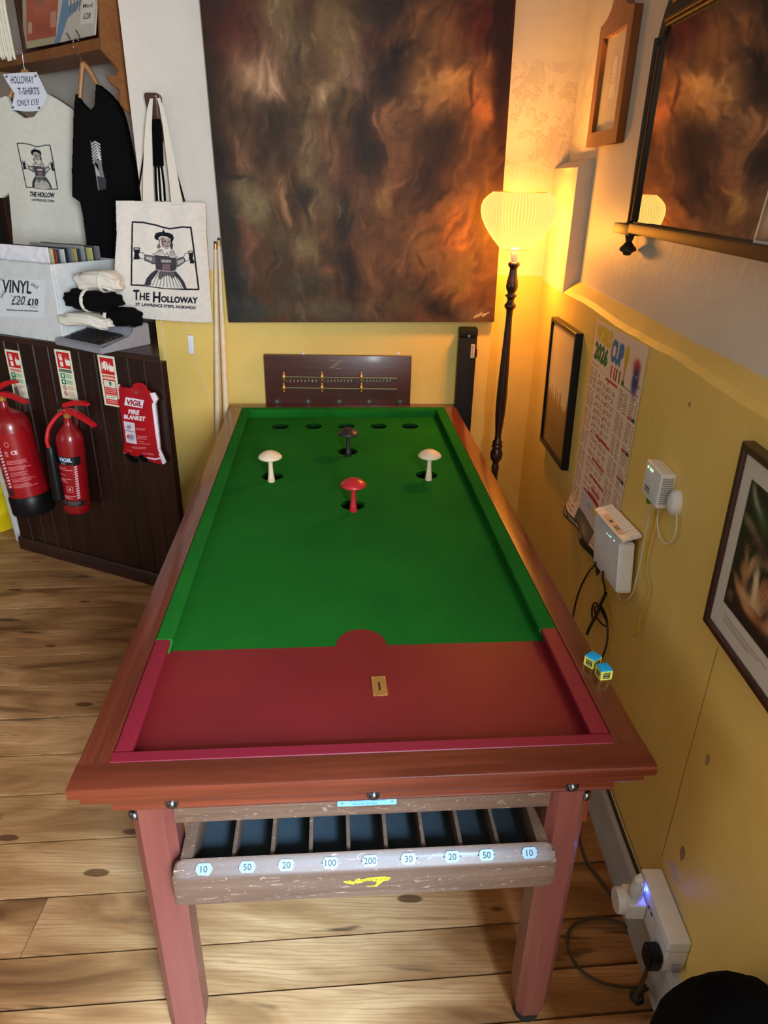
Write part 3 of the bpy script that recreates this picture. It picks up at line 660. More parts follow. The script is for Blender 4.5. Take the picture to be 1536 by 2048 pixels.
# ================================================================== back wall things
BA = math.atan(SL); nB = np.array([-SL, 1, 0])/math.hypot(1, SL)
def backthing(name, label, cat, x, z, off=0.0, group=None):
    return thing(name, label, cat, (x, yb(x)-off, z), BA, group)
def blocal(o, w_): return np.array((Matrix.Translation(o.location) @ Matrix.Rotation(BA, 4, 'Z')).inverted() @ Vector(w_))
def build_painting():
    bl, br = on_back(457, 645, .036), on_back(988, 641, .036); W_ = float(np.linalg.norm(br-bl)); ang = math.atan2(br[2]-bl[2], W_)*.75; H_ = 1.32
    o = backthing('abstract_painting', 'huge unframed dark brown abstract oil painting hung above the table', 'painting', float(bl[0]), float(bl[2]), .001)
    ca, sa = math.cos(ang), math.sin(ang)
    def L_(x, z, y): return (x*ca-z*sa, y, x*sa+z*ca)
    bm = bmesh.new(); vs = [bm.verts.new(L_(*p)) for p in ((0, 0, -.003), (W_, 0, -.003), (W_, H_, -.003), (0, H_, -.003), (0, 0, -.033), (W_, 0, -.033), (W_, H_, -.033), (0, H_, -.033))]
    for f in ((0, 1, 5, 4), (1, 2, 6, 5), (2, 3, 7, 6), (3, 0, 4, 7), (0, 3, 2, 1), (4, 5, 6, 7)): bm.faces.new([vs[k] for k in f])
    frombm('stretcher', bm, plain('dark_painted_canvas_edge', sg((40, 36, 38)), .6), o)
    cv = Canvas(1088, 1320, 420, (84, 64, 50), ss=1); n_ = cv.noise
    wx = n_(7, 9, 50, 1)+n_(18, 22, 30, 2)+n_(50, 60, 12, 12); wy = n_(7, 7, 70, 3)+n_(20, 16, 44, 4)+n_(60, 40, 16, 13); cv.warp = (wx, wy)
    def B(zx, zy, rx, ry, c, ang=0, al=.88, p=2.7):
        g0 = sum(c)/3*np.array([1.04, .99, .90]); c = tuple(g0*.45+np.array(c)*.55)
        lf = 12+123*zy/1500; rg = 1470-85*zy/1500; cv.blob((zx-lf)/(rg-lf)*1088, 233+zy/1500*1087, rx*.8, ry*.75, c, ang, al, p)
    for a in ((500, -150, 900, 260, (70, 48, 40)), (40, 600, 110, 1000, (38, 30, 34)), (170, 120, 170, 170, (92, 34, 34)), (420, 60, 160, 170, (116, 96, 72)), (290, 310, 190, 170, (146, 108, 90)), (310, 330, 90, 80, (164, 128, 110)), (330, 250, 60, 50, (120, 84, 74)),
              (520, 60, 60, 80, (80, 30, 30)), (640, 100, 130, 150, (120, 98, 62)), (660, 260, 140, 170, (128, 104, 74)), (690, 370, 90, 80, (146, 110, 100)), (480, 200, 60, 240, (96, 80, 60)), (570, 450, 60, 90, (162, 138, 108), .4), (680, 450, 70, 30, (60, 62, 40), -.4),
              (870, 60, 130, 120, (58, 46, 44)), (800, 190, 70, 60, (84, 34, 34)), (960, 100, 160, 46, (156, 98, 52), -.55), (900, 330, 110, 260, (48, 34, 32), .1), (780, 620, 90, 150, (52, 38, 32)), (1180, 130, 110, 90, (128, 86, 44)), (1330, 100, 110, 110, (98, 34, 24)), (1430, 300, 70, 500, (54, 26, 20)),
              (1120, 390, 170, 150, (166, 120, 66), .15), (1150, 330, 90, 70, (178, 132, 72)), (1310, 410, 66, 170, (170, 106, 60)), (1305, 480, 60, 50, (186, 100, 54)), (1270, 400, 16, 130, (88, 54, 34)), (960, 560, 110, 120, (138, 94, 62), .5), (900, 690, 70, 160, (138, 90, 60)),
              (1130, 620, 150, 110, (66, 48, 30)), (1050, 760, 110, 130, (58, 42, 30)), (1280, 760, 110, 160, (96, 66, 38)), (200, 540, 110, 110, (92, 66, 54)), (330, 520, 60, 100, (58, 46, 40)), (420, 560, 50, 160, (84, 68, 54)), (500, 640, 50, 160, (128, 112, 82)), (600, 640, 44, 100, (146, 104, 78)), (690, 520, 60, 80, (112, 84, 54)),
              (230, 690, 60, 90, (128, 88, 72)), (340, 680, 60, 90, (66, 48, 42)), (220, 900, 100, 140, (116, 112, 86)), (150, 780, 90, 16, (52, 44, 40)), (360, 850, 70, 120, (112, 82, 64)), (480, 850, 60, 90, (62, 54, 50)), (560, 830, 60, 110, (110, 98, 76)), (650, 930, 44, 120, (44, 40, 46)), (740, 880, 70, 150, (104, 74, 52)),
              (870, 850, 36, 80, (152, 122, 62)), (960, 980, 150, 130, (108, 78, 46)), (1190, 900, 120, 110, (130, 90, 46)), (1190, 1010, 80, 150, (158, 96, 34)), (1330, 1000, 70, 260, (104, 72, 36)), (190, 1080, 44, 120, (120, 70, 58)), (120, 1000, 40, 160, (50, 52, 50)), (490, 1090, 76, 130, (122, 114, 82)), (350, 1100, 80, 120, (84, 76, 60)),
              (620, 1130, 60, 140, (88, 66, 46)), (820, 1190, 110, 120, (130, 84, 48)), (700, 1250, 60, 140, (52, 40, 32)), (1090, 1150, 110, 160, (124, 92, 46)), (1230, 1250, 90, 110, (108, 88, 46)), (250, 1210, 80, 80, (100, 66, 60)), (590, 1250, 40, 30, (146, 84, 62)), (480, 1300, 130, 70, (76, 74, 64)), (150, 1380, 110, 260, (40, 50, 64)), (230, 1420, 200, 60, (56, 66, 76)),
              (600, 1420, 260, 50, (88, 84, 74)), (1000, 1400, 200, 60, (84, 70, 46)), (1150, 1440, 120, 50, (46, 36, 28)), (1300, 1440, 80, 60, (98, 80, 74))): B(*a)
    R = random.Random(4)
    for i in range(420):
        x = R.uniform(30, 1060); y = R.uniform(240, 1290); a = R.uniform(-.5, .5)+(.5 if x > 640 else 0); j = int(min(max(y, 0), 1300)/1320*cv.H); i_ = int(x/1088*cv.W); b = cv.a[j, i_, :3]
        cv.blob(x, y, R.uniform(5, 15), R.uniform(18, 70), np.clip(b*R.choice([.74, .86, 1.12, 1.26])+R.choice([0, 0, 5]), 0, 220), a, .6, 2.4)
    tex = n_(130, 36, .07, 5)+n_(50, 160, .08, 6)+n_(14, 20, .22, 7)+n_(200, 220, .07, 8)+n_(40, 60, .14, 14)+.14
    g_ = cv.a[..., :3]*np.array([.97, .94, .86]); g_ = 70+(g_-70)*1.25-8; cv.a[..., :3] = np.clip(g_, 8, 230)*(1.0+tex)[..., None]*.92
    for q in ((1288, 1475, 1330, 1448), (1290, 1480, 1300, 1462), (1300, 1472, 1345, 1455), (1330, 1470, 1362, 1446)):
        f = lambda zx, zy: ((zx-(12+123*zy/1500))/((1470-85*zy/1500)-(12+123*zy/1500))*1088, 233+zy/1500*1087)
        cv.line([f(q[0], q[1]), f(q[2], q[3])], 3.2, (170, 158, 140))
    canvas_mesh('canvas', cv, lambda X, Y, k: np.stack([(X/1088*W_)*ca-((1320-Y)/1320*H_)*sa, np.full(X.shape, -.0335), (X/1088*W_)*sa+((1320-Y)/1320*H_)*ca], 1), M['a_paint'], o, th=None, smooth=False)
build_painting()

def build_score():
    OFF = .028; tl, tr, bl_ = on_back(526, 711, OFF), on_back(823, 712, OFF), on_back(530, 809, OFF)
    x0, x1, z1, z0 = float(tl[0])+.002, float(tr[0])+.001, float((tl[2]+tr[2])/2), .782
    o = backthing('wall_scoreboard', 'dark mahogany scoring board with brass sliders behind the far end of the table', 'scoreboard', x0, z0, .004)
    W_ = x1-x0; H_ = z1-z0
    def q(u, v): p = blocal(o, on_back(u, v, OFF)); return p[0], p[2]
    box('board', 0, W_, -.024, 0, 0, H_, M['score'], o, .003)
    for y_, nm in ((752.5, 'upper'), (774.3, 'lower')):
        xa, za = q(566, y_); xb, _ = q(793, y_)
        r = tube('brass_rail', [(xa, -.032, za), (xb, -.032, za)], .0022, M['dullrail'], o, 8, False); box('rail_backing', xa-.003, xb+.003, -.028, -.0245, za-.0055, za-.0015, M['oldbrass'], r, .0005)
        for u in (568.2, 644.2, 722.7):
            x, z = q(u, y_); s = 1
            bm = bmesh.new(); lathe(bm, [(0, -.014), (.0016, -.0135), (.002, -.011), (.0012, -.010), (.004, -.007), (.0062, -.001), (.0058, .003), (.003, .008), (.0018, .010), (.0026, .013), (.0014, .017), (0, .018)], 20, (x, -.034, z)); bmesh.ops.scale(bm, vec=(1.35, 1.1, 1.3), space=Matrix.Translation((-x, .034, -z)), verts=bm.verts); frombm('brass_pointer', bm, M['brass'], o, 60)
    tm = plain('faded_gilt_numerals', sg((176, 160, 120)), .6)
    for i, (ua, ub) in enumerate(((570, 636), (646, 706), (724, 784))):
        for k, ch in enumerate('123456789'):
            x, z = q(ua+(ub-ua)*(k+.5)/9, 761.5); text3d('numeral', ch, .0105, tm, o, lambda a, b, d, x=x, z=z: (x+a, -.0245-d, z+b))
    for i, (u, s) in enumerate(((554.4, '10'), (616.5, '20'), (678.6, '30'), (738.3, '20'), (800, '10'))):
        x, z = q(u, 802.5); bm = bmesh.new(); pl_ = []
        for k in range(16):
            a = 2*PI*k/16; r = .0205 if k % 4 == 0 else (.0125 if k % 2 == 0 else .0135); pl_.append((x+r*math.cos(a), z+r*math.sin(a)*.95))
        prism(bm, pl_, 'y', -.0265, -.024); d_ = frombm('pocket_value_plate', bm, plain('blackened_plate', sg((40, 40, 44)), .45) if i == 0 else bpy.data.materials['blackened_plate'], o)
        text3d('digits', s, .009, tm, d_, lambda a, b, d, x=x, z=z: (x+a, -.0265-d, z+b))
    x, z = q(671, 729); lg = plain('faded_gilt_transfer', sg((150, 134, 104)), .6)
    bm = bmesh.new()
    for p in (((x-.026, z+.017), (x+.006, z+.017), .0022), ((x-.024, z-.016), (x+.024, z+.018), .0035), ((x-.016, z-.018), (x+.026, z+.010), .0018), ((x-.002, z-.018), (x+.024, z-.018), .002)):
        a, b, w_ = p; d = Vector((b[0]-a[0], b[1]-a[1])).normalized(); n_ = Vector((-d.y, d.x))*w_/2
        prism(bm, [(a[0]+n_.x, a[1]+n_.y), (b[0]+n_.x, b[1]+n_.y), (b[0]-n_.x, b[1]-n_.y), (a[0]-n_.x, a[1]-n_.y)], 'y', -.0248, -.0242)
    frombm('makers_transfer', bm, lg, o)
    for u in (606, 797):
        x, z = q(u, 710); lath('wall_hook', [(0, .0), (.006, .0), (.006, .003), (.003, .004), (0, .004)], M['white'], o, 16, (x, -.006, z+.002), 'y')
build_score()

# cue case
cL, cR = on_back(921, 657, .05), on_back(956, 657, .05); xc = float((cL[0]+cR[0])/2)
o = backthing('cue_case', 'tall black cue case standing upright against the wall between table and lamp', 'case', xc, 0, .055)
hw = float(cR[0]-cL[0])/2; zt = float(cL[2])
box('case_body', -hw, hw, -.0, .052, 0, zt-.035, M['blackleather'], o, .004); box('case_lid', -hw-.001, hw+.001, -.002, .053, zt-.034, zt, M['blackleather'], o, .006)
lath('stud', [(0, .004), (.004, .003), (.005, 0)], M['chrome'], o, 16, (0, -.0055, zt-.028), 'y')
cv = Canvas(40, 14, 60, (196, 186, 176)); cv.text('JAYLES', 20, 7, 8, (90, 50, 46), wd=34)
canvas_mesh('name_label', cv, lambda X, Y, k: np.stack([.012+Y/14*.016, np.full(X.shape, -.0012+k*.0008), zt-.062-X/40*.055], 1), M['a_paper'], o, th=1, smooth=False)
box('clasp', hw-.001, hw+.006, .015, .035, zt-.12, zt-.085, M['black'], o, .002)

# floor lamp
LX, LY = 1.003, 2.04
lm = thing('floor_lamp', 'lit turned-wood floor lamp with a pleated cream shade in the corner', 'lamp', (LX-.003, LY, 0))
def lz(zy): # lamp zoom row -> height on the plane y = LY
    return float(on_y(1020, 360+zy/3.413, LY)[2])
k = .000493
prof = [(0, lz(558))]+[(hw_*k, lz(y)) for y, hw_ in ((558, 36), (566, 43), (578, 44), (590, 38), (600, 28), (612, 27), (640, 30), (668, 36), (690, 42), (696, 44), (698, 40), (712, 44), (730, 45), (750, 39), (770, 27), (778, 30), (784, 44), (792, 45), (800, 34), (812, 27), (826, 25), (840, 32), (850, 43), (860, 44), (870, 42), (878, 32), (890, 26), (930, 24), (1000, 26), (1150, 31), (1300, 37), (1420, 41), (1520, 42), (1600, 39), (1680, 31), (1740, 25), (1775, 28), (1785, 40), (1796, 42), (1802, 36), (1812, 44), (1822, 45), (1832, 36), (1842, 42), (1860, 50), (1880, 52), (1905, 46), (1925, 28), (1940, 24), (1955, 32), (1970, 30))]
zb = prof[-1][1]; prof += [(.013, zb-.04), (.017, zb-.10), (.021, .28), (.024, .20), (.017, .16), (.03, .14), (.033, .12), (.02, .10), (.03, .075), (.0, .075)]
lath('pole', prof, M['turned'], lm, 32)
lath('base', [(0, .08), (.03, .08), (.04, .065), (.09, .05), (.12, .035), (.128, .02), (.125, .0), (0, 0)], M['turned'], lm, 48)
z1_ = lz(470); z0_ = lz(556)
lath('lamp_holder', [(0, z0_-.002), (.0095, z0_-.002), (.012, z0_+.008), (.0165, z0_+.028), (.0168, z1_), (.012, z1_+.004), (0, z1_+.004)], M['white'], lm, 24)
zt_, zb_ = lz(72)-.004, lz(470)
def shade_r(t):   # t 0 bottom .. 1 top
    P_ = [(0, .054), (.05, .063), (.2, .089), (.38, .113), (.52, .127), (.66, .1335), (.76, .1335), (.85, .127), (.93, .113), (1, .095)]
    for (a, ra), (b, rb) in zip(P_, P_[1:]):
        if t <= b: return ra+(rb-ra)*(t-a)/(b-a)
    return .095
NP = 72
bm = bmesh.new(); rows = []
for j in range(33):
    t_ = j/32; r0 = shade_r(t_); z = zb_+(zt_-zb_)*t_; ring = []
    for i in range(NP*4):
        a = 2*PI*i/(NP*4); r = r0*(1+.016*math.cos(a*NP)); ring.append(bm.verts.new((r*math.cos(a), r*math.sin(a), z)))
    rows.append(ring)
for a, b in zip(rows, rows[1:]):
    n_ = len(a)
    for i in range(n_): bm.faces.new((a[i], a[(i+1) % n_], b[(i+1) % n_], b[i]))
t = NT('pleated_paper_shade'); t.t.nodes.remove(t.b)
tr = t.n('ShaderNodeBsdfTranslucent'); tr.inputs[0].default_value = (.022, .015, .006, 1); df = t.n('ShaderNodeBsdfDiffuse'); df.inputs[0].default_value = (.03, .025, .015, 1)
em = t.n('ShaderNodeEmission'); em.inputs[0].default_value = (1.0, .86, .24, 1); em.inputs[1].default_value = .72
tcs = t.n('ShaderNodeTexCoord'); sps = t.n('ShaderNodeSeparateXYZ'); t.l(tcs.outputs['Object'], sps.inputs[0]); an = t.math('ARCTAN2', sps.outputs[1], sps.outputs[0]); fo_ = t.math('COSINE', t.math('MULTIPLY', an, 72.0)); t.l(t.val(fo_, -1, 1, .56, .88), em.inputs[1])
m1 = t.n('ShaderNodeMixShader'); m1.inputs[0].default_value = .35; t.l(tr.outputs[0], m1.inputs[1]); t.l(df.outputs[0], m1.inputs[2])
ad = t.n('ShaderNodeAddShader'); t.l(m1.outputs[0], ad.inputs[0]); t.l(em.outputs[0], ad.inputs[1]); tp = t.n('ShaderNodeBsdfTransparent'); tp.inputs[0].default_value = (1, .86, .62, 1); m2 = t.n('ShaderNodeMixShader'); m2.inputs[0].default_value = .34; t.l(ad.outputs[0], m2.inputs[1]); t.l(tp.outputs[0], m2.inputs[2]); t.l(m2.outputs[0], t.out.inputs[0])
sh = frombm('lamp_shade', bm, t.m, lm, 80)
for zr, rr in ((zt_, .094), (zb_, .053)):
    bm = bmesh.new(); tubebm(bm, [(rr*math.cos(2*PI*i/40), rr*math.sin(2*PI*i/40), zr) for i in range(41)], .0012, 6, False); frombm('shade_ring', bm, M['brass'], sh)
tube('shade_carrier', [(-.055, 0, zb_+.004), (.055, 0, zb_+.004)], .0015, M['brass'], lm, 6, False)
pl_ = bpy.data.lights.new('lamp_light', 'POINT'); pl_.energy = LAMP_P; pl_.color = (1.0, .40, .055); pl_.shadow_soft_size = .05
po = bpy.data.objects.new('lamp_light', pl_); COL.objects.link(po); po.parent = lm; po.location = (0, 0, z1_+.055)

# cues
def cue(u0, v0, u1, v1, label, o1=.05, o0=.008):
    a = Vector(on_back(u0, v0, o0)); b = Vector(on_back(u1, v1, o1)); d = (b-a).normalized(); L_ = (a.z-.001)/(-d.z); e_ = a+d*L_
    o = thing('billiard_cue', label, 'cue', e_, 0, 'cues leaning against the wall'); up = -d
    q = up.to_track_quat('Z', 'Y').to_matrix().to_4x4()
    def seg(nm, pr_, mt):
        bm = bmesh.new(); lathe(bm, pr_, 20); bm.transform(q); return frombm(nm, bm, mt, o, 50)
    L_ -= .003
    seg('butt', [(0, 0.004), (.013, .004), (.0145, .012), (.0145, .30), (.0135, .42)], M['turned'])
    seg('shaft', [(.0134, .42), (.0125, .7), (.0100, L_*.75), (.0062, L_-.03)], M['mush'])
    seg('ferrule', [(.0062, L_-.03), (.006, L_-.008)], M['brass']); seg('tip', [(.0058, L_-.008), (.0055, L_-.002), (.003, L_), (0, L_)], M['ink'])
    return o
cue(430.5, 481, 435.5, 850, 'pale wooden cue leaning by the tote bag, the left of two')
cue(437.5, 474, 451, 800, 'pale wooden cue leaning by the painting edge, the right of two')

# tote bag on its wall peg --------------------------------------------------
def lady(c, T, ink=(26, 28, 36), paper=(214, 208, 200), k=1.0, frame=True):
    P = lambda pts: [T(*p) for p in pts]; g = (104, 100, 100); d = (58, 56, 62)
    if frame: c.line(P([(322, 305), (480, 312), (640, 345), (760, 385), (840, 400), (930, 388), (1010, 374), (1136, 382), (1180, 700), (1246, 1244), (1050, 1240), (850, 1232), (700, 1220), (500, 1190), (306, 1184)]), 22*k, ink, closed=True)
    c.poly(P([(650, 970), (930, 990), (985, 1050), (1045, 1130), (1085, 1232), (800, 1228), (485, 1188), (520, 1090), (580, 1020)]), paper)
    c.poly(P([(650, 970), (690, 985), (640, 1060), (590, 1120), (575, 1190), (485, 1188), (520, 1090), (580, 1020)]), d)
    c.poly(P([(930, 990), (985, 1050), (1045, 1130), (1085, 1232), (1040, 1232), (990, 1130), (930, 1060), (880, 1000)]), d)
    c.poly(P([(700, 985), (900, 990), (930, 1050), (880, 1100), (850, 1060), (800, 1050), (760, 1070), (700, 1110), (680, 1060)]), g)
    for i in range(9): c.line(P([(690+i*26, 1000), (600+i*52, 1190+i*5)]), 7*k, ink)
    c.line(P([(650, 968), (780, 990), (930, 985)]), 12*k, (170, 165, 160))
    c.poly(P([(640, 770), (930, 790), (940, 960), (900, 985), (780, 985), (650, 965)]), d)
    for x in range(665, 930, 24): c.line(P([(x, 780), (x+4, 965)]), 4*k, g)
    c.poly(P([(725, 830), (865, 835), (865, 872), (728, 868)]), (176, 170, 164)); c.poly(P([(740, 890), (850, 892), (848, 980), (736, 980)]), (122, 96, 98))
    for x in (755, 790, 825, 855): c.ell(*T(x, 852), 7*k*abs(T(1, 0)[0]-T(0, 0)[0]), 7*k*abs(T(0, 1)[1]-T(0, 0)[1]), ink)
    for arm in ([(640, 780), (560, 770), (500, 760), (495, 840), (560, 860), (600, 885), (645, 885)], [(935, 820), (1000, 800), (1040, 790), (1065, 850), (1020, 885), (960, 925), (935, 925)]): c.poly(P(arm), g); c.line(P(arm), 8*k, ink)
    c.poly(P([(600, 800), (520, 785), (515, 815), (600, 850)]), (178, 174, 170)); c.poly(P([(950, 850), (1040, 815), (1050, 850), (960, 900)]), (178, 174, 170))
    for h in ([(400, 750), (430, 728), (480, 735), (500, 780), (490, 820), (440, 812), (420, 790)], [(1040, 790), (1060, 745), (1100, 730), (1125, 770), (1110, 840), (1070, 850)]): c.poly(P(h), paper); c.line(P(h), 7*k, ink, closed=True)
    for m_ in ([(335, 660), (432, 660), (428, 720), (412, 750), (420, 790), (432, 825), (334, 828), (348, 780), (352, 740), (340, 700)], [(1096, 705), (1168, 705), (1172, 760), (1165, 810), (1188, 860), (1180, 884), (1124, 880), (1128, 850), (1115, 800), (1108, 750)]): c.poly(P(m_), ink)
    c.poly(P([(348, 672), (420, 672), (415, 690), (352, 690)]), (196, 190, 184)); c.poly(P([(1104, 714), (1162, 714), (1160, 732), (1108, 732)]), (196, 190, 184))
    c.poly(P([(690, 560), (720, 520), (700, 600), (720, 660), (680, 680), (660, 650), (690, 600)]), g); c.poly(P([(860, 560), (890, 620), (880, 680), (915, 710), (870, 700), (840, 640)]), d)
    c.poly(P([(720, 520), (860, 530), (855, 600), (830, 660), (800, 695), (750, 660), (722, 600)]), (168, 152, 146)); c.poly(P([(722, 520), (760, 520), (760, 640), (740, 660), (720, 600)]), (120, 104, 100))
    c.ell(*T(775, 575), 16*abs(T(1, 0)[0]-T(0, 0)[0]), 10*abs(T(0, 1)[1]-T(0, 0)[1]), ink); c.ell(*T(830, 580), 12*abs(T(1, 0)[0]-T(0, 0)[0]), 9*abs(T(0, 1)[1]-T(0, 0)[1]), ink); c.line(P([(780, 640), (825, 645)]), 9*k, ink); c.line(P([(806, 580), (812, 618), (800, 622)]), 5*k, d)
    c.poly(P([(632, 500), (650, 462), (700, 445), (735, 442), (752, 406), (772, 450), (830, 458), (880, 480), (900, 525), (885, 575), (850, 590), (856, 540), (800, 512), (730, 500), (690, 520), (690, 560), (655, 552), (634, 530)]), ink)
    c.poly(P([(604, 748), (650, 700), (700, 668), (760, 680), (800, 720), (840, 690), (890, 690), (925, 730), (957, 780), (940, 800), (880, 808), (840, 800), (800, 730), (765, 785), (690, 775), (640, 765)]), paper)
    c.line(P([(604, 748), (640, 765), (690, 775), (765, 785), (800, 730), (840, 800), (880, 808), (940, 800), (957, 780)]), 7*k, ink)
    for i in range(8): c.line(P([(700-i*4+i*9, 690), (625+i*20, 750+i*2)]), 4*k, d); c.line(P([(845+i*8, 705), (835+i*15, 790)]), 4*k, d)
peg_p = on_back(310, 192, 0.0)
pg = backthing('wall_peg', 'rounded dark wooden coat peg on the white wall holding the tote bag', 'peg', float(peg_p[0]), float(peg_p[2]))
bm = bmesh.new(); bbox(bm, -.027, .027, -.058, .004, -.150, .006, .014, None, 4)
for v in bm.verts:
    k_ = (v.co.z+.125)/.131; v.co.x *= .62+.38*k_; v.co.y = .004+(v.co.y-.004)*(.55+.45*k_)
frombm('peg_block', bm, M['darkframe'], pg, 50)
bg = backthing('tote_bag', 'cream cotton tote bag with a woodcut lady print hanging on the white wall', 'bag', float(on_back(320, 640, .05)[0]), float(on_back(320, 640, .05)[2]), .05)
cv = Canvas(1400, 1720, 280, (218, 211, 200), x0=34, y0=0, ss=2)
cv.a[..., :3] *= (1+cv.noise(30, 36, .035, 3)+cv.noise(120, 140, .03, 4))[..., None]
cv.cut([(80, 4), (400, 10), (800, 22), (1100, 26), (1335, 36), (1350, 500), (1385, 1000), (1428, 1716), (1250, 1712), (900, 1690), (600, 1668), (340, 1640), (200, 1610), (140, 1640), (96, 1668), (62, 1640), (42, 1540), (60, 1250), (76, 800), (100, 480)])
lady(cv, lambda x, y: (x, y))
cv.text('T', 374, 1322, 138, (24, 28, 42), wd=82, bold=4); cv.text('HE', 490, 1345, 100, (24, 28, 42), wd=135, ang=.04, bold=3); cv.text('H', 660, 1352, 145, (24, 28, 42), wd=98, ang=.04, bold=4); cv.text('OLLOWAY', 975, 1388, 84, (24, 28, 42), wd=505, ang=.04, bold=4)
cv.text('St. Lawrence Steps, Norwich'.upper(), 780, 1480, 46, (24, 28, 42), wd=838, ang=.058, bold=2)
def bagfn(X, Y, k):
    P = on_back(220+X*.14323, 400+Y*.14323, .052); u = (X-34)/1400; v = Y/1720
    e = np.clip(np.sin(PI*np.clip(u*1.0, 0, 1)), 0, 1)**.6*np.clip(np.sin(PI*np.clip(.1+v*.85, 0, 1)), 0, 1)**.7
    fold = .0045*np.sin(u*19+.8*np.sin(v*4))*(1-v)**.8*np.clip(v*6+.3, 0, 1)+.004*np.sin(u*7+v*3)+.005*np.exp(-((u-.1)**2+(v-.93)**2)/.004)
    d = .014*e+fold*(.5+.5*e)
    P = P-nB*(d[:, None]) if k == 0 else P+nB*(.008+.018*e)[:, None]
    return P-np.array(bg.location)
mxb = Matrix.Rotation(-BA, 3, 'Z')
def unrot(fn): 
    R3 = np.array(mxb)
    return lambda X, Y, k: fn(X, Y, k) @ R3.T
canvas_mesh('bag_body', cv, unrot(bagfn), M['a_cloth'], bg, th=1)
def strap(name, pts, wid, m, parent, off, th=.0012):
    """flat strap along pixel centreline pts [(u,v,halfwidth px, offset)]"""
    L = Vector(parent.location); bm = bmesh.new(); prev = None; R_ = Matrix.Rotation(-parent.rotation_euler.z, 4, 'Z')
    for u, v, hw_, of in pts:
        ring = []
        for s_, oo in ((-1, 0), (1, 0), (1, th), (-1, th)):
            p = Vector(on_back(u+s_*hw_, v, of-oo)); ring.append(bm.verts.new(R_ @ (p-L)))
        if prev:
            for i in range(4): bm.faces.new((prev[i], prev[(i+1) % 4], ring[(i+1) % 4], ring[i]))
        else: bm.faces.new(ring)
        prev = ring
    bm.faces.new(prev); return frombm(name, bm, m, parent, 60)
strap('handle', [(303, 197, 3, .056), (300, 215, 5, .066), (297, 250, 6.5, .068), (296, 300, 8.5, .069), (296, 350, 10, .070), (297, 396, 11, .070), (297, 405, 11, .070)], 0, M['creamcloth'], bg, 0)
strap('handle', [(317, 196, 3, .056), (323, 215, 4, .064), (330, 250, 5, .066), (338, 300, 7, .068), (346, 350, 9, .069), (353, 400, 11, .070), (354, 408, 11, .070)], 0, M['creamcloth'], bg, 0)
kb = backthing('black_strap_bundle', 'black straps with pale stripes hanging from the peg behind the tote bag', 'straps', float(peg_p[0]), float(on_back(312, 400, .03)[2]), .03)
strap('neck', [(312, 238, 9, .062), (313, 246, 9.5, .063), (314, 262, 10.5, .064), (316, 300, 10.5, .066), (317, 332, 11, .067)], 0, M['coat'], kb, 0, .006)
for i, x in enumerate((310, 317.5, 326)): strap('cord', [(311+i*6, 330, 2.2, .062), (x+2, 370, 2.4, .062), (x+4, 402, 2.4, .060)], 0, M['coat'], kb, 0)
for i, x in enumerate((313.5, 322)): strap('pale_cord', [(313+i*7, 336, 2.6, .060), (x+1.5, 370, 3.4, .060), (x+5, 402, 3.6, .058)], 0, M['creamcloth'], kb, 0)
strap('thin_handle', [(300, 200, 1.2, .05), (290, 290, 1.4, .04), (286, 322, 1.6, .04), (275, 392, 1.8, .04)], 0, M['coat'], kb, 0); strap('thin_handle', [(322, 200, 1.2, .05), (340, 300, 1.4, .04), (353, 345, 1.6, .04), (369, 403, 1.8, .04)], 0, M['coat'], kb, 0)
# inline switch and its cord
sw = backthing('inline_switch', 'small white inline switch hanging on a thin cord on the yellow wall', 'switch', float(on_back(381, 706, .01)[0]), float(on_back(381, 706, .01)[2]), .008)
p = [blocal(sw, on_back(u, v, .012)) for u, v in ((373, 672), (390, 706))]
bm = bmesh.new(); bbox(bm, -.0125, .0125, -.006, .006, -.038, .038, .003); bm.transform(Matrix.Translation(((p[0][0]+p[1][0])/2, 0, (p[0][2]+p[1][2])/2)) @ Matrix.Rotation(.04, 4, 'Y')); frombm('switch_body', bm, M['white'], sw, 40)
tube('cord', [blocal(sw, on_back(u, v, .006)) for u, v in ((369, 632), (371, 650), (377, 671))], .0012, M['cable_w'], sw); tube('cord', [blocal(sw, on_back(u, v, .006)) for u, v in ((387, 705), (393, 725), (404, 755), (415, 790), (430, 836), (438, 870))], .0012, M['cable_w'], sw)
wc = backthing('pale_cable', 'thin pale cord running down the yellow wall beside the dark counter', 'cord', float(on_back(330, 700, 0)[0]), .2)
tube('cord', [blocal(wc, on_back(u, v, .004)) for u, v in ((320, 640), (324, 670), (329, 715), (334, 770), (338, 815), (343, 860), (346, 920), (348, 990), (351, 1040))], .0018, M['cable_w'], wc)
box('cord_clip', *(lambda q: (q[0]-.006, q[0]+.006, -.008, 0, q[2]-.03, q[2]+.03))(blocal(wc, on_back(336.5, 838, .004))), M['white'], wc, .002)

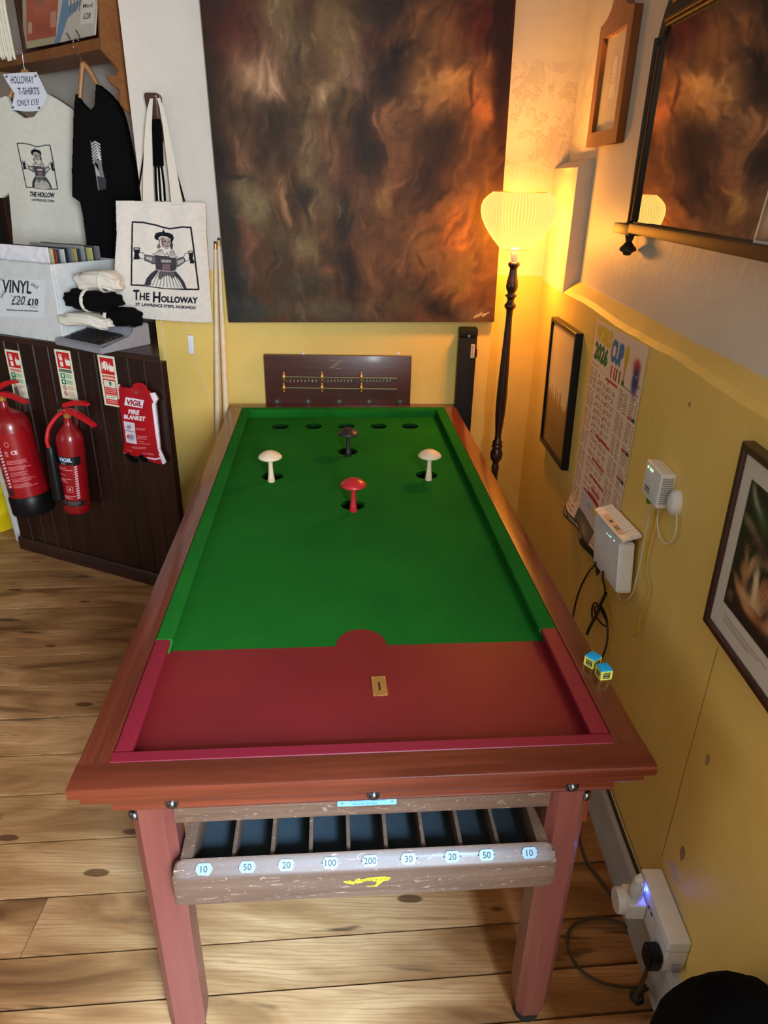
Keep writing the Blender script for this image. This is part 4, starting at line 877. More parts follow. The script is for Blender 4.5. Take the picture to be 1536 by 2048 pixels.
# ================================================================== right wall things
def world_thing(name, label, cat, p, group=None): return thing(name, label, cat, p, 0, group)
def hexa(name, P8, m, parent, bev=.003):
    """P8: four front corners then four back corners, world points"""
    bm = bmesh.new(); L = Vector(parent.location); v = [bm.verts.new(Vector(p)-L) for p in P8]
    for f in ((0, 1, 2, 3), (7, 6, 5, 4), (0, 4, 5, 1), (1, 5, 6, 2), (2, 6, 7, 3), (3, 7, 4, 0)): bm.faces.new([v[i] for i in f])
    if bev: bmesh.ops.bevel(bm, geom=list(bm.edges), offset=bev, segments=3, affect='EDGES')
    return frombm(name, bm, m, parent, 40)
def frame4(o, C, wid, depth, m, cv, mat_w=0, mat_col=None, ncut=.006, artmat=None):
    """C: TL TR BR BL (yz) on plane x = X0 ; frame bars and artwork as children of o"""
    L = Vector(o.location); C = [Vector(c) for c in C]; nrm = Vector((1, 0, 0)); inn = []
    for i in range(4):
        a = (C[(i+1) % 4]-C[i]).normalized(); b = (C[i-1]-C[i]).normalized(); inn.append(C[i]+(a+b)*wid)
    for i in range(4):
        j = (i+1) % 4; bm = bmesh.new(); pr_ = []
        for ci, ni in ((C[i], inn[i]), (C[j], inn[j])):
            pr_.append([bm.verts.new(q-L) for q in (ci+nrm*depth, ci+nrm*.002, ci+(ni-ci)*.12, ni+(ci-ni)*.25, ni+nrm*.003, ni+nrm*depth)])
        a, b = pr_
        for k_ in range(6): bm.faces.new((a[k_], a[(k_+1) % 6], b[(k_+1) % 6], b[k_]))
        bm.faces.new(a); bm.faces.new(b); frombm('frame_bar', bm, m, o, 25)
    A = [np.array(q+nrm*ncut-L) for q in inn]
    def fn(X, Y, k_):
        u = ((X-cv.x0)/cv.w)[:, None]; v = ((Y-cv.y0)/cv.h)[:, None]; P = (A[0]*(1-u)+A[1]*u)*(1-v)+(A[3]*(1-u)+A[2]*u)*v
        return P+np.array([.001*k_, 0, 0])
    return canvas_mesh('artwork', cv, fn, artmat or M['a_gloss'], o, th=1, smooth=False)
def RX(u, v, x): return Vector(on_right(u, v, x))
# skyline print
xf = XW-.025; C = [RX(1103, 633, xf), RX(1152, 667, xf), RX(1122, 941, xf), RX(1079, 880, xf)]
o = world_thing('skyline_print', 'black-framed print of a hazy skyline low on the yellow wall beside the lamp', 'picture', (XW, C[3].y, C[3].z))
cv = Canvas(300, 420, 150, (216, 196, 160)); cv.noise
sky = [(0, 250)]; xs = [0]; R = random.Random(9); x = 0
while x < 300:
    hgt = 235+x*.10-R.choice([0, 6, 14, 30, 8, 44]); w_ = R.uniform(5, 16); sky += [(x, hgt), (x+w_*.35, hgt-4), (x+w_*.6, hgt)]; x += w_; sky.append((x, 258+R.uniform(-6, 6)))
cv.poly(sky+[(300, 420), (0, 420)], (150, 112, 62)); cv.blob(150, 60, 200, 120, (206, 178, 136), 0, .5); cv.blob(120, 360, 200, 70, (104, 76, 38), .1, .7)
for i in range(60): cv.line([(R.uniform(0, 300), y_ := R.uniform(270, 410)), (R.uniform(0, 300), y_+R.uniform(-8, 8))], 1.2, R.choice([(128, 94, 50), (170, 134, 78), (96, 70, 36)]), .5)
frame4(o, C, .016, .025, M['black'], cv, ncut=.008)
# wall chart
ch = thing('football_wall_chart', 'tall World Cup 2026 wall chart poster with red bars pinned on the yellow wall', 'poster', (XW, 1.23, .68))
cv = Canvas(445, 640, 300, (226, 204, 184), ss=2)
cv.text('WORLD', 92, 34, 44, (214, 178, 20), wd=150, bold=3, ang=.02); cv.text('2026', 85, 88, 46, (30, 104, 66), wd=128, bold=4, ang=.03); cv.text('CUP', 225, 58, 58, (40, 112, 176), wd=100, bold=4, ang=.02)
cv.ell(304, 50, 17, 26, (206, 170, 40)); cv.poly([(298, 70), (312, 70), (308, 118), (300, 118)], (180, 140, 40)); cv.rect(294, 116, 20, 14, (30, 90, 50))
for x, c3 in ((192, ((200, 50, 50), (238, 228, 220), (200, 50, 50))), (238, ((20, 110, 60), (238, 228, 220), (196, 40, 44)))):
    for i, c in enumerate(c3): cv.rect(x+i*13, 98, 13, 34, c)
cv.blob(388, 60, 30, 20, (190, 40, 48), 0, .9, 4); cv.blob(392, 96, 26, 40, (40, 48, 110), 0, .95, 4); R = random.Random(2)
for i in range(26): cv.ell(392+R.uniform(-34, 34), 95+R.uniform(-30, 56), 3, 3, R.choice([(240, 230, 220), (40, 48, 110)]))
for y0_, x0_, x1_ in ((140, 158, 268), (318, 150, 285), (392, 150, 270), (444, 150, 290), (478, 180, 268), (498, 160, 270)): cv.rect(x0_, y0_, x1_-x0_, 7, (186, 26, 34)); cv.rect(x0_-62, y0_-2, 58, 8, (236, 220, 204)); cv.line([(x0_-62, y0_-2), (x0_-4, y0_-2)], 1.2, (180, 40, 40))
y_ = 128
while y_ < 615:
    for xa, xb, st in ((6, 96, 1), (104, 180, 2), (190, 282, 2), (292, 376, 1), (384, 436, 1)):
        if y_ > 520 and 130 < xa < 290 or (st == 2 and y_ < 158): continue
        if int(y_/7.2) % (3 if st == 2 else 9) == 0: continue
        cv.line([(xa, y_+R.uniform(-1, 1)), (xa+8, y_)], 2.6, (120, 60, 50)); cv.line([(xa+12, y_), (xa+12+R.uniform(12, 30), y_+1)], 2.4, R.choice([(96, 70, 60), (110, 84, 70), (150, 60, 54)]))
        cv.line([(xa+44, y_+1), (min(xb, xa+44+R.uniform(14, 30)), y_+1)], 2.4, R.choice([(96, 70, 60), (110, 84, 70)]))
    y_ += 7.2
for y_ in range(150, 330, 22): cv.ell(186, y_, 4, 7, (150, 60, 80)); cv.ell(100, y_, 4, 6, (150, 60, 70))
for y_ in (190, 280, 360, 450): cv.rect(380, y_, 30, 7, (180, 50, 54)); cv.rect(414, y_-3, 24, 10, (60, 56, 54))
cv.rect(110, 512, 165, 70, (190, 190, 198)); cv.rect(118, 505, 150, 6, (160, 24, 40)); cv.text('FINAL', 190, 540, 10, (120, 120, 130)); cv.poly([(104, 580), (285, 580), (290, 640), (110, 640)], (98, 92, 88)); cv.blob(200, 612, 60, 16, (160, 150, 140), 0, .8)
cv.rect(0, 622, 445, 18, (36, 32, 30)); cv.text('OFFICIAL TOURNAMENT FIXTURES', 120, 631, 9, (230, 224, 214), wd=220)
def pf(X, Y, k_):
    u = X/445; v = Y/640; y = 1.452+(1.006-1.452)*u; z = (1.297+.012*u)+(.672-(1.297+.012*u))*v; curl = .022*np.clip((v-.86)/.14, 0, 1)**1.6*(1+.4*np.sin(u*14))
    return np.stack([-.0012-curl+.0004*k_-.0015*np.sin(u*9)*v, y-1.23, z-.68], 1)
canvas_mesh('poster_sheet', cv, pf, M['a_paper'], ch, th=1)
# botanical print
xf = XW-.022; C = [RX(1484, 881, xf), None, None, RX(1404, 1240, xf)]; C[1] = Vector((xf, -.03, 1.255)); C[2] = Vector((xf, -.05, .90))
o = world_thing('botanical_print', 'large dark-framed botanical print with a pale mount at the right', 'picture', (XW, C[3].y, C[3].z))
cv = Canvas(480, 345, 300, (206, 200, 190)); X0, Y0_, X1, Y1_ = 34, 36, 452, 286
cv.rect(X0, Y0_, X1-X0, Y1_-Y0_, (44, 34, 30))
cv.warp = (cv.noise(14, 12, 14, 2)+cv.noise(30, 26, 7, 3), cv.noise(14, 12, 12, 5))
for a in ((80, 76, 46, 18, (74, 96, 66), .6), (62, 60, 34, 9, (150, 150, 126), .8), (120, 64, 46, 12, (112, 116, 92), .9), (70, 112, 40, 10, (140, 132, 106), .3), (170, 90, 50, 26, (58, 70, 48), .2), (110, 126, 60, 14, (86, 58, 50), .2), (150, 140, 50, 12, (120, 100, 84), -.4),
          (78, 190, 15, 38, (186, 132, 88), -.25), (100, 176, 12, 34, (206, 158, 112), .25), (64, 226, 26, 12, (170, 118, 80), .5), (92, 234, 34, 16, (214, 164, 116), .3), (130, 226, 26, 30, (222, 184, 140), .1), (122, 196, 9, 40, (236, 208, 170), -.1), (156, 196, 20, 42, (176, 116, 76), .5), (150, 250, 50, 14, (150, 96, 60), -.1), (112, 250, 30, 9, (192, 140, 96), .2), (190, 230, 24, 30, (200, 150, 104), .6), (220, 190, 26, 34, (150, 100, 66), -.3), (52, 262, 12, 16, (110, 80, 60), .8), (300, 120, 50, 40, (90, 70, 60), .3), (260, 220, 50, 36, (170, 130, 90), .4), (380, 180, 50, 60, (90, 110, 70), .3)): cv.blob(*a[:5], a[5], .9, 3.0)
for i in range(7):
    cx, cy, r_ = (66+i*11, 146+(i % 3)*10, 6+i % 4*4); q = [(cx+r_*math.cos(t_+i), cy+r_*1.3*math.sin(t_+i)) for t_ in np.linspace(0, 3.6, 14)]; cv.line(q, 1.0, (150, 122, 98), .7)
for i in range(14): cv.line([(118+i*3, 238), (112+i*6, 210-abs(7-i)*5), (104+i*9, 186-(i % 3)*8)], 1.1, (240, 214, 176), .5)
cv.rect(0, 0, 480, Y0_, (206, 200, 190)); cv.rect(0, Y1_, 480, 60, (206, 200, 190)); cv.rect(0, 0, X0, 345, (206, 200, 190)); cv.rect(X1, 0, 40, 345, (206, 200, 190))
for i in range(3): cv.line([(46, 305+i*6), (210-i*30, 305+i*6)], 1.6, (120, 112, 102))
frame4(o, C, .0155, .022, M['darkframe'], cv, ncut=.006)
# upper pine frame with shaped crest
o = world_thing('pine_framed_drawing', 'pine-framed pencil drawing with a shaped crest, high beside the mirror', 'picture', (XU, 1.78, 1.77))
ya_, yb2, za_, zb2 = 1.945, 1.612, 1.772, 2.106
def crest(t_): return [(0, .0), (.10, .004), (.2, .012), (.30, .028), (.38, .046), (.44, .058), (.5, .062), (.56, .058), (.62, .046), (.70, .028), (.8, .012), (.9, .004), (1, .0)]
out = [(ya_, za_), (ya_, zb2)]+[(ya_+(yb2-ya_)*a, zb2+b) for a, b in crest(0)][1:-1]+[(yb2, zb2), (yb2, za_)]
hole = [(1.897, 1.812), (1.658, 1.812), (1.658, 2.068), (1.897, 2.068)]
fr = curve2d('frame', [(a-1.78, b-1.77) for a, b in out], [[(a-1.78, b-1.77) for a, b in hole]], 0, .022, M['pine'], o)
fr.data.transform(Matrix(((0, 0, 1, -.002), (1, 0, 0, 0), (0, 1, 0, 0), (0, 0, 0, 1))))
cv = Canvas(240, 256, 130, (214, 200, 176)); R = random.Random(5)
cv.blob(120, 60, 70, 60, (186, 170, 146), 0, .6); cv.ell(120, 92, 26, 34, (226, 216, 198)); cv.poly([(104, 120), (136, 120), (150, 170), (90, 170)], (224, 214, 196)); cv.poly([(70, 256), (84, 168), (156, 168), (176, 256)], (206, 194, 174))
for e_ in ([(100, 70), (96, 100), (104, 124), (120, 132), (138, 122), (146, 96), (140, 66)], [(110, 90), (116, 88)], [(126, 88), (134, 90)], [(120, 94), (118, 106), (124, 108)], [(113, 116), (128, 116)], [(96, 70), (120, 54), (146, 68), (156, 110), (164, 160)], [(96, 72), (86, 110), (80, 166)]): cv.line(e_, 1.8, (130, 112, 92))
for i in range(70): x = R.uniform(10, 230); y_ = R.uniform(150, 250); cv.line([(x, y_), (x+R.uniform(-9, 9), y_+R.uniform(4, 18))], 1.2, (150, 132, 108), .7)
canvas_mesh('drawing', cv, lambda X, Y, k_: np.stack([np.full(X.shape, -.010+.001*k_), (1.899+(1.656-1.899)*X/240)-1.78, (2.070+(1.810-2.070)*Y/256)-1.77], 1), M['a_gloss'], o, th=1, smooth=False)
# overmantel mirror
mr = world_thing('overmantel_mirror', 'large dark and gilt framed mirror on the upper right wall reflecting the painting', 'mirror', (XU, .85, 1.5))
GX = 1.190
def MY(y, z): return (y-.85, z-1.5)
mesh('mirror_glass', [(GX-XU, *MY(1.352, 1.56)), (GX-XU, *MY(.36, 1.56)), (GX-XU, *MY(.36, 2.04)), (GX-XU, *MY(1.352, 2.04))], [(0, 1, 2, 3)], M['mirror'], mr)
outl = [(1.375, 1.55), (1.375, 1.96), (1.368, 2.0), (1.350, 2.04), (1.315, 2.085), (1.26, 2.12), (1.15, 2.15), (.86, 2.17), (.56, 2.15), (.45, 2.12), (.395, 2.085), (.36, 2.04), (.342, 2.0), (.335, 1.96), (.335, 1.55)]
inl = [(1.342, 1.572), (1.342, 1.965), (1.336, 1.985), (1.318, 2.004), (.39, 2.004), (.374, 1.985), (.368, 1.965), (.368, 1.572)]
fr = curve2d('mirror_frame', [MY(*p) for p in outl], [[MY(*p) for p in inl]], 0, .024, M['ebony'], mr); fr.data.transform(Matrix(((0, 0, 1, -.002), (1, 0, 0, 0), (0, 1, 0, 0), (0, 0, 0, 1))))
for zz, xa in ((2.010, .027), (2.018, .031), (2.052, .027)):
    tube('gilt_moulding', [(-xa, *MY(1.318-(.02 if zz > 2.03 else 0), zz)), (-xa, *MY(.40, zz))], .0042, M['gold'], mr, 8, False)
box('side_column', -.034, -.004, *(lambda a: (a[0]-.010, a[0]+.004))(MY(1.372, 0)), .06, .49, M['ebony'], mr, .004)
box('side_strip', -.030, -.024, *(lambda a: (a[0]-.004, a[0]+.004))(MY(1.352, 0)), .075, .47, M['gold'], mr, .001)
box('mirror_shelf', -.052, -.002, -.55, .445, .047, .071, M['gold'], mr, .004)
box('shelf_end_block', -.046, -.002, .45, .59, .040, .066, M['ebony'], mr, .003)
lath('finial', [(0, .041), (.013, .040), (.010, .028), (.008, .022), (.014, .014), (.022, .006), (.023, 0), (.012, -.006), (.010, -.012), (0, -.014)], M['ebony'], mr, 24, (-.026, .50, 0))
pc = world_thing('postcard', 'small portrait postcard standing against the mirror glass at the photo edge', 'postcard', (1.172, .66, 1.5715))
cv = Canvas(60, 90, 90, (214, 206, 196)); cv.rect(5, 3, 55, 84, (90, 84, 80)); cv.blob(40, 40, 24, 30, (168, 140, 128), 0, .9); cv.blob(30, 20, 16, 12, (50, 44, 44), 0, .9); cv.blob(24, 66, 20, 20, (190, 184, 172), 0, .9); cv.blob(44, 60, 14, 10, (40, 66, 92), 0, .9)
ca_ = RX(1505, 486, 1.178); cb_ = RX(1513, 308, 1.186)
canvas_mesh('card', cv, lambda X, Y, k_: np.stack([.006+.010*(1-Y/90)+.0006*k_, (ca_.y-.66)-X/60*.085, (1-Y/90)*(cb_.z-1.5715)], 1), M['a_gloss'], pc, th=1, smooth=False)
# powerline box, wall disc, router
ad_ = world_thing('powerline_adapter', 'small white vented network box with green lights on the yellow wall', 'network box', (XW, .762, 1.015))
box('case', -.034, 0, -.046, .050, 0, .082, M['white'], ad_, .005, 3)
bm = bmesh.new()
for i in range(12): bbox(bm, -.030, -.006, -.0475, -.0455, .012+i*.0052, .0142+i*.0052)
frombm('vent_slots', bm, M['grey'], ad_)
for (y, z) in ((.033, .069), (.018, .069), (.007, .069)): lath('indicator_light', [(0, -.0012), (.0026, -.001), (.003, 0)], M['dot_green'], ad_, 12, (-.034, y, z), 'x')
box('green_connector', -.028, -.018, .016, .026, -.016, .001, plain('green_plug', sg((70, 140, 40)), .5), ad_, .001)
cv = Canvas(30, 14, 50, (214, 214, 212)); cv.rect(4, 2, 22, 4, (90, 90, 92)); cv.rect(2, 8, 26, 4, (130, 130, 132))
canvas_mesh('print', cv, lambda X, Y, k_: np.stack([np.full(X.shape, -.0345), .036-X/30*.036, .030-Y/14*.018], 1), M['a_gloss'], ad_, th=None, smooth=False)
dk = world_thing('cable_entry_disc', 'round white plastic cable cover on the wall right of the network box', 'cable cover', (XW, .690, 1.042))
bm = bmesh.new(); lathe(bm, [(0, -.020), (.014, -.019), (.024, -.015), (.029, -.008), (.030, 0), (0, 0)], 32, (0, 0, 0), None, 'x'); bm.transform(Matrix.Scale(.78, 4, (0, 1, 0))); frombm('cover', bm, M['white'], dk, 50)
tube('white_lead', [Vector(on_right(u, v, 1.150))-dk.location for u, v in ((1353, 1026), (1353, 1050), (1347, 1076), (1335, 1088), (1322, 1078), (1315, 1050), (1316, 1016))], .0017, M['cable_w'], dk)
rt = world_thing('router', 'white upright wifi router with a ridged sloping top fixed to the yellow wall', 'router', (XW, .92, .73))
ft = [RX(1190, 1027, 1.111), RX(1240, 1086, 1.111), RX(1232, 1187, 1.111), RX(1186, 1125, 1.111)]; bk = [Vector((XW-.012, p.y+.0, p.z)) for p in ft]
hexa('router_body', ft+bk, M['white'], rt, .004)
f2 = [RX(1189, 1021, 1.108)+Vector((0, 0, .0)), RX(1243, 1083, 1.108)]; top = [f2[0]+Vector((0, .004, .004)), f2[1]+Vector((0, -.004, .004))]; bt = [Vector((XW-.006, p.y, p.z+.016)) for p in top]
dn = Vector((0, 0, -.007)); hexa('router_top', [top[0], top[1], top[1]+dn, top[0]+dn, bt[0], bt[1], bt[1]+dn, bt[0]+dn], M['white'], rt, .0015)
bm = bmesh.new(); Lr = Vector(rt.location)
for i in range(13):
    s_ = (i+.5)/13; a = top[0].lerp(top[1], s_)-Lr; b = bt[0].lerp(bt[1], s_)-Lr; a = a.lerp(b, .42); tubebm(bm, [a+Vector((0, 0, .0006)), b.lerp(a, .06)+Vector((0, 0, .0006))], .0022, 6, False)
frombm('top_ridges', bm, M['white'], rt, 60)
cv = Canvas(40, 14, 60, (222, 198, 168)); cv.rect(12, 3, 5, 7, (96, 84, 76)); cv.rect(24, 3, 8, 3, (96, 84, 76)); cv.rect(24, 8, 8, 3, (96, 84, 76))
def rl(X, Y, k_):
    a = np.array(top[0].lerp(top[1], .25)-Lr); b = np.array(top[0].lerp(top[1], .85)-Lr); c_ = np.array(bt[0].lerp(bt[1], .25)-Lr); u = (X/40)[:, None]; v = (Y/14)[:, None]; return a+(b-a)*u+(c_-a)*(.08+.3*(1-v))+np.array([0, 0, .0008])
canvas_mesh('top_label', cv, rl, M['a_paper'], rt, th=None, smooth=False)
for u, v in ((1214, 1067), (1218, 1071), (1221, 1074), (1228, 1081)): q = RX(u, v, 1.1108)-Lr; lath('indicator_light', [(0, -.0008), (.0017, -.0006), (.002, 0)], M['dot_teal'], rt, 10, tuple(q), 'x')
def cable(name, label, pts, r, m, x=1.146, cat='cable'):
    P = [Vector(on_right(p[0], p[1], p[2] if len(p) > 2 else x)) for p in pts]; base = min(P, key=lambda q: q.z)
    o = tag(tube(name, [q-base for q in P], r, m), label, cat); o.location = base; return o
cable('power_cable', 'black cable curving down from the left side of the router', [(1191, 1123, 1.109), (1188, 1132, 1.108), (1176, 1146), (1160, 1178), (1150, 1212), (1144, 1250), (1140, 1300)], .0030, M['cable_b'])
cable('looped_cable', 'black cable tied in a loop below the router', [(1206, 1142, 1.108), (1206, 1160, 1.106), (1210, 1176, 1.13), (1208, 1195, 1.14), (1196, 1222), (1186, 1240), (1184, 1218), (1190, 1206), (1200, 1215), (1212, 1240), (1214, 1252), (1204, 1248), (1192, 1232), (1190, 1215), (1203, 1214), (1213, 1238), (1215, 1275), (1210, 1300), (1202, 1322), (1198, 1345)], .0028, M['cable_b'])
cable('plug_lead', 'thick black plug lead hanging behind the table rail', [(1212, 1186), (1203, 1205), (1192, 1232), (1180, 1254), (1174, 1268)], .0045, M['cable_b'], 1.138)
cable('yellow_cable', 'yellow network cable hanging from the network box', [(1313, 1014, 1.135), (1309, 1035), (1303, 1062), (1295, 1095), (1288, 1130), (1291, 1160), (1295, 1178), (1288, 1205), (1280, 1235), (1277, 1262), (1268, 1272)], .0024, M['cable_y'])
cable('thin_yellow_cable', 'thin yellow cable hanging below the router in a vee', [(1215, 1172), (1210, 1186), (1214, 1215), (1228, 1255), (1241, 1283)], .0017, M['cable_y'], 1.15)
cable('white_cable', 'thin white cable looping from router up to the network box', [(1235, 1186, 1.13), (1240, 1199), (1252, 1200), (1266, 1184), (1272, 1160), (1282, 1120), (1290, 1070), (1299, 1035), (1303, 1012, 1.14)], .0017, M['cable_w'])
# extension block and plugs low on the wall
eb = world_thing('extension_block', 'white multi-way socket block low on the right wall above the baseboard', 'socket', (XW-.001, .30, .20))
box('block', -.046, 0, -.085, .085, 0, .088, M['white'], eb, .004, 3); box('block_seam', -.0465, -.001, -.0855, .0855, .060, .0612, M['grey'], eb, 0); box('cable_gland', -.028, -.010, -.093, -.085, .004, .022, M['grey'], eb, .002)
for i in range(2): box('usb_port', -.0468, -.0455, .012-i*.016, .021-i*.016, .05, .056, M['ink'], eb, 0)
ap = world_thing('plug_adapter', 'round white plug adapter fixed in the socket block', 'adapter', (XW-.05, .345, .20))
box('adapter_body', -.040, .001, -.026, .030, .008, .052, M['white'], ap, .005, 3); lath('adapter_face', [(0, -.018), (.026, -.017), (.028, -.012), (.028, 0), (0, 0)], M['white'], ap, 32, (-.040, .004, .030), 'x')
af = world_thing('plug_in_freshener', 'clear white plug-in bottle glowing blue on top of the adapter', 'air freshener', (XW-.068, .345, .2525))
lath('bottle', [(0, .0), (.012, .0), (.015, .004), (.015, .03), (.012, .038), (0, .038)], plain('frosted_plastic', sg((206, 208, 216)), .25), af, 24); lath('cap', [(0, .038), (.0095, .038), (.0105, .042), (.0105, .054), (.007, .058), (.003, .060), (.003, .066), (0, .067)], M['white'], af, 24)
lath('blue_light', [(0, -.001), (.004, -.0008), (.0045, 0)], M['dot_blue'], af, 12, (.016, .0, .022), 'x')
bl2 = bpy.data.lights.new('blue_glow', 'POINT'); bl2.energy = .22; bl2.color = (.10, .16, 1.0); bl2.shadow_soft_size = .006; bo = bpy.data.objects.new('blue_glow', bl2); COL.objects.link(bo); bo.parent = af; bo.location = (.024, -.006, .030)
bp = world_thing('black_plug', 'black mains plug in the near end of the socket block', 'plug', (XW-.049, .235, .19))
bm = bmesh.new(); prism(bm, [(-.022, .012), (-.016, .0), (.016, .0), (.022, .012), (.022, .040), (.012, .050), (-.012, .050), (-.022, .040)], 'x', -.026, 0); bmesh.ops.bevel(bm, geom=list(bm.edges), offset=.003, segments=2, affect='EDGES'); frombm('plug_body', bm, M['black'], bp, 40)
def FZ(u, v, z=.006): return Vector(on_z(u, v, z))
P = [Vector((XW-.064, .237, .195)), Vector((XW-.063, .236, .15)), Vector((XW-.066, .238, .10)), Vector((XW-.07, .245, .06))]
fl_ = [Vector((XW-.068, .24, .07)), Vector((XW-.055, .262, .035)), FZ(1300, 1972), FZ(1255, 1974), FZ(1205, 1965), FZ(1162, 1940), FZ(1138, 1900), FZ(1136, 1868), FZ(1155, 1845), FZ(1200, 1836), FZ(1240, 1845), FZ(1275, 1872), FZ(1300, 1910, .02), Vector((XW-.06, .255, .05))]
tube('plug_cord', [q-Vector(bp.location) for q in P+fl_], .0034, M['cable_br'], bp, 10, True, 10)
bm = bmesh.new(); ctr = Vector((XW-.062, .247, .055))
for i in range(4):
    a0_ = RNG.uniform(0, 3); ax = Vector((math.cos(i*.9), math.sin(i*.9), .4*(-1)**i)).normalized(); q_ = ax.to_track_quat('Z', 'Y').to_matrix()
    tubebm(bm, [ctr+q_ @ Vector((.013*math.cos(t_), .011*math.sin(t_), 0)) for t_ in np.linspace(0, 6.3, 12)], .0038, 8)
bm.transform(Matrix.Translation(-Vector(bp.location))); frombm('cord_knot', bm, M['cable_b'], bp, 60)
o = tag(tube('trailing_cable', [q-FZ(1240, 1830) for q in (FZ(1155, 1640), FZ(1160, 1680), FZ(1175, 1725), FZ(1205, 1765), FZ(1232, 1800), FZ(1262, 1845), FZ(1290, 1890), FZ(1312, 1940), FZ(1330, 2000), FZ(1340, 2060))], .004, M['cable_br']), 'brown cable trailing along the floorboards beside the baseboard', 'cable'); o.location = FZ(1240, 1830)
o = tag(tube('skirting_cable', [Vector((XW-.010, y, .176+.002*math.sin(y*20))) -Vector((XW-.01, .6, .17)) for y in (1.9, 1.6, 1.3, 1.05, .9, .8, .7, .6, .5, .45, .40)], .0042, M['cable_b']), 'dark cable running along the top of the baseboard', 'cable'); o.location = (XW-.01, .6, .17)

# ================================================================== left side
PA = np.array([-1.222, 2.352, 0.]); PD = np.array([.91608778, -.40097778, 0.]); PN_ = np.array([-.40097778, -.91608778, 0.]); PAng = math.atan2(PD[1], PD[0]); PLEN = .990
def on_panel(u, v, off=0.0): return hit(u, v, PA+PN_*off, PN_)
def panel_thing(name, label, cat, x, z, off=0.0, group=None):
    p = PA+PD*x+PN_*off; return thing(name, label, cat, (p[0], p[1], z), PAng, group)
def plocal(o, w_): return np.array((Matrix.Translation(o.location) @ Matrix.Rotation(PAng, 4, 'Z')).inverted() @ Vector(w_))
ct = panel_thing('wooden_counter', 'dark-stained boarded counter standing at the left by the yellow wall', 'counter', 0, 0)
bm = bmesh.new(); plan = [(-.0, .03)]; x = 0.0
while x < PLEN-.001:
    x2 = min(x+.0825, PLEN); plan += [(x+.0012, .004), (x+.004, 0), (x2-.004, 0), (x2-.0012, .004)]; x = x2
plan += [(PLEN, .03)]; prism(bm, plan[::-1], 'z', 0, 1.022); frombm('boarded_panel', bm, M['darkwood_z'], ct, 20)
prismo('plinth', [(-.014, .0), (-.014, .055), (-.008, .065), (.001, .065), (.001, 0)], 'x', -.002, PLEN, M['darkwood_x'], ct)
def PLl(p): q = plocal(ct, (p[0], p[1], 0)); return (q[0], q[1])
wt = [(-.01, -.008), (PLEN+.002, -.008), PLl((PX-.004, PY-.002)), PLl((PX-.004, 2.56)), PLl((-1.15, 2.95)), (-.01, .45)]
prismo('worktop', wt, 'z', 1.022, 1.045, M['darkwood_x'], ct, .0)
prismo('end_panel', [(0, .03), (.02, .03), (.02, .44), (0, .44)], 'z', 0, 1.022, M['darkwood_z'], ct)
# notices
def notice(x, z0, label, kind, w_=.086, h_=.205):
    o = panel_thing('safety_notice', label, 'sign', x, z0, .0012, 'photoluminescent fire notices on the dark boards')
    cv = Canvas(86, 205, 110, (222, 226, 196)); cv.rect(9, 9, 68, 66, (196, 24, 30))
    if kind < 2:
        cv.rect(21, 33, 16, 36, (232, 232, 214)); cv.ell(29, 33, 8, 6, (232, 232, 214)); cv.rect(26, 20, 6, 10, (232, 232, 214)); cv.line([(22, 18), (38, 22)], 3, (232, 232, 214)); cv.line([(22, 20), (17, 34)], 2.5, (232, 232, 214)); cv.rect(21, 44, 16, 5, (196, 24, 30))
    else: cv.poly([(18, 56), (20, 34), (30, 22), (44, 26), (50, 44), (46, 62), (38, 52), (30, 62), (26, 52)], (232, 232, 214)); cv.line([(18, 30), (12, 50), (16, 64)], 2.5, (232, 232, 214)); cv.line([(36, 30), (38, 50)], 2, (196, 24, 30))
    for d in (0, 8, 16): cv.poly([(54+d*.9, 64), (50+d*.9, 44), (58+d*.9, 22+d), (56+d*.9, 36), (62+d*.9, 42), (60+d*.9, 60)], (232, 232, 214))
    if kind == 2:
        cv.rect(10, 80, 66, 9, (200, 40, 40)); cv.text('Fire blanket', 43, 84.5, 5, (236, 230, 210), wd=50); cv.rect(10, 94, 66, 62, (200, 40, 40)); cv.rect(14, 100, 58, 28, (214, 222, 196)); cv.rect(10, 158, 66, 40, (200, 40, 40)); cv.rect(14, 161, 58, 16, (214, 222, 196)); cv.poly([(38, 104), (52, 104), (52, 116), (44, 124)], (90, 100, 90)); cv.line([(24, 172), (60, 168)], 2, (90, 100, 90))
        for y in (134, 141, 148, 183, 190): cv.line([(15, y), (70, y)], 2, (232, 206, 190))
    else:
        if kind == 0: cv.rect(10, 80, 66, 12, (226, 150, 140)); cv.text('Water additive', 43, 86, 6, (196, 40, 40), wd=56)
        else: cv.rect(10, 80, 66, 12, (30, 34, 32)); cv.text('Carbon Dioxide', 43, 86, 6.5, (220, 224, 200), wd=58)
        for i in range(2): cv.rect(12, 97+i*25, 24, 21, (24, 110, 70)); cv.ell(24, 107+i*25, 6, 7, (214, 226, 196)); [cv.line([(40, 100+i*25+j*4.5), (72, 100+i*25+j*4.5)], 2, (60, 130, 96)) for j in range(4)]
        for i in range(2): cv.ell(24, 158+i*24, 11, 10, (196, 40, 40)); cv.ell(24, 158+i*24, 8, 7.4, (222, 226, 196)); cv.line([(18, 152+i*24), (30, 164+i*24)], 2.5, (196, 40, 40)); cv.blob(24, 158+i*24, 4, 5, (60, 50, 46), 0, .7); [cv.line([(40, 150+i*24+j*4.5), (72, 150+i*24+j*4.5)], 2, (214, 110, 96)) for j in range(4)]
        cv.line([(4, 202), (82, 202)], 1.5, (206, 90, 80))
    canvas_mesh('notice_sheet', cv, flat(0, w_, 0, h_, -.0006)(cv), M['a_paper'], o, th=1, smooth=False)
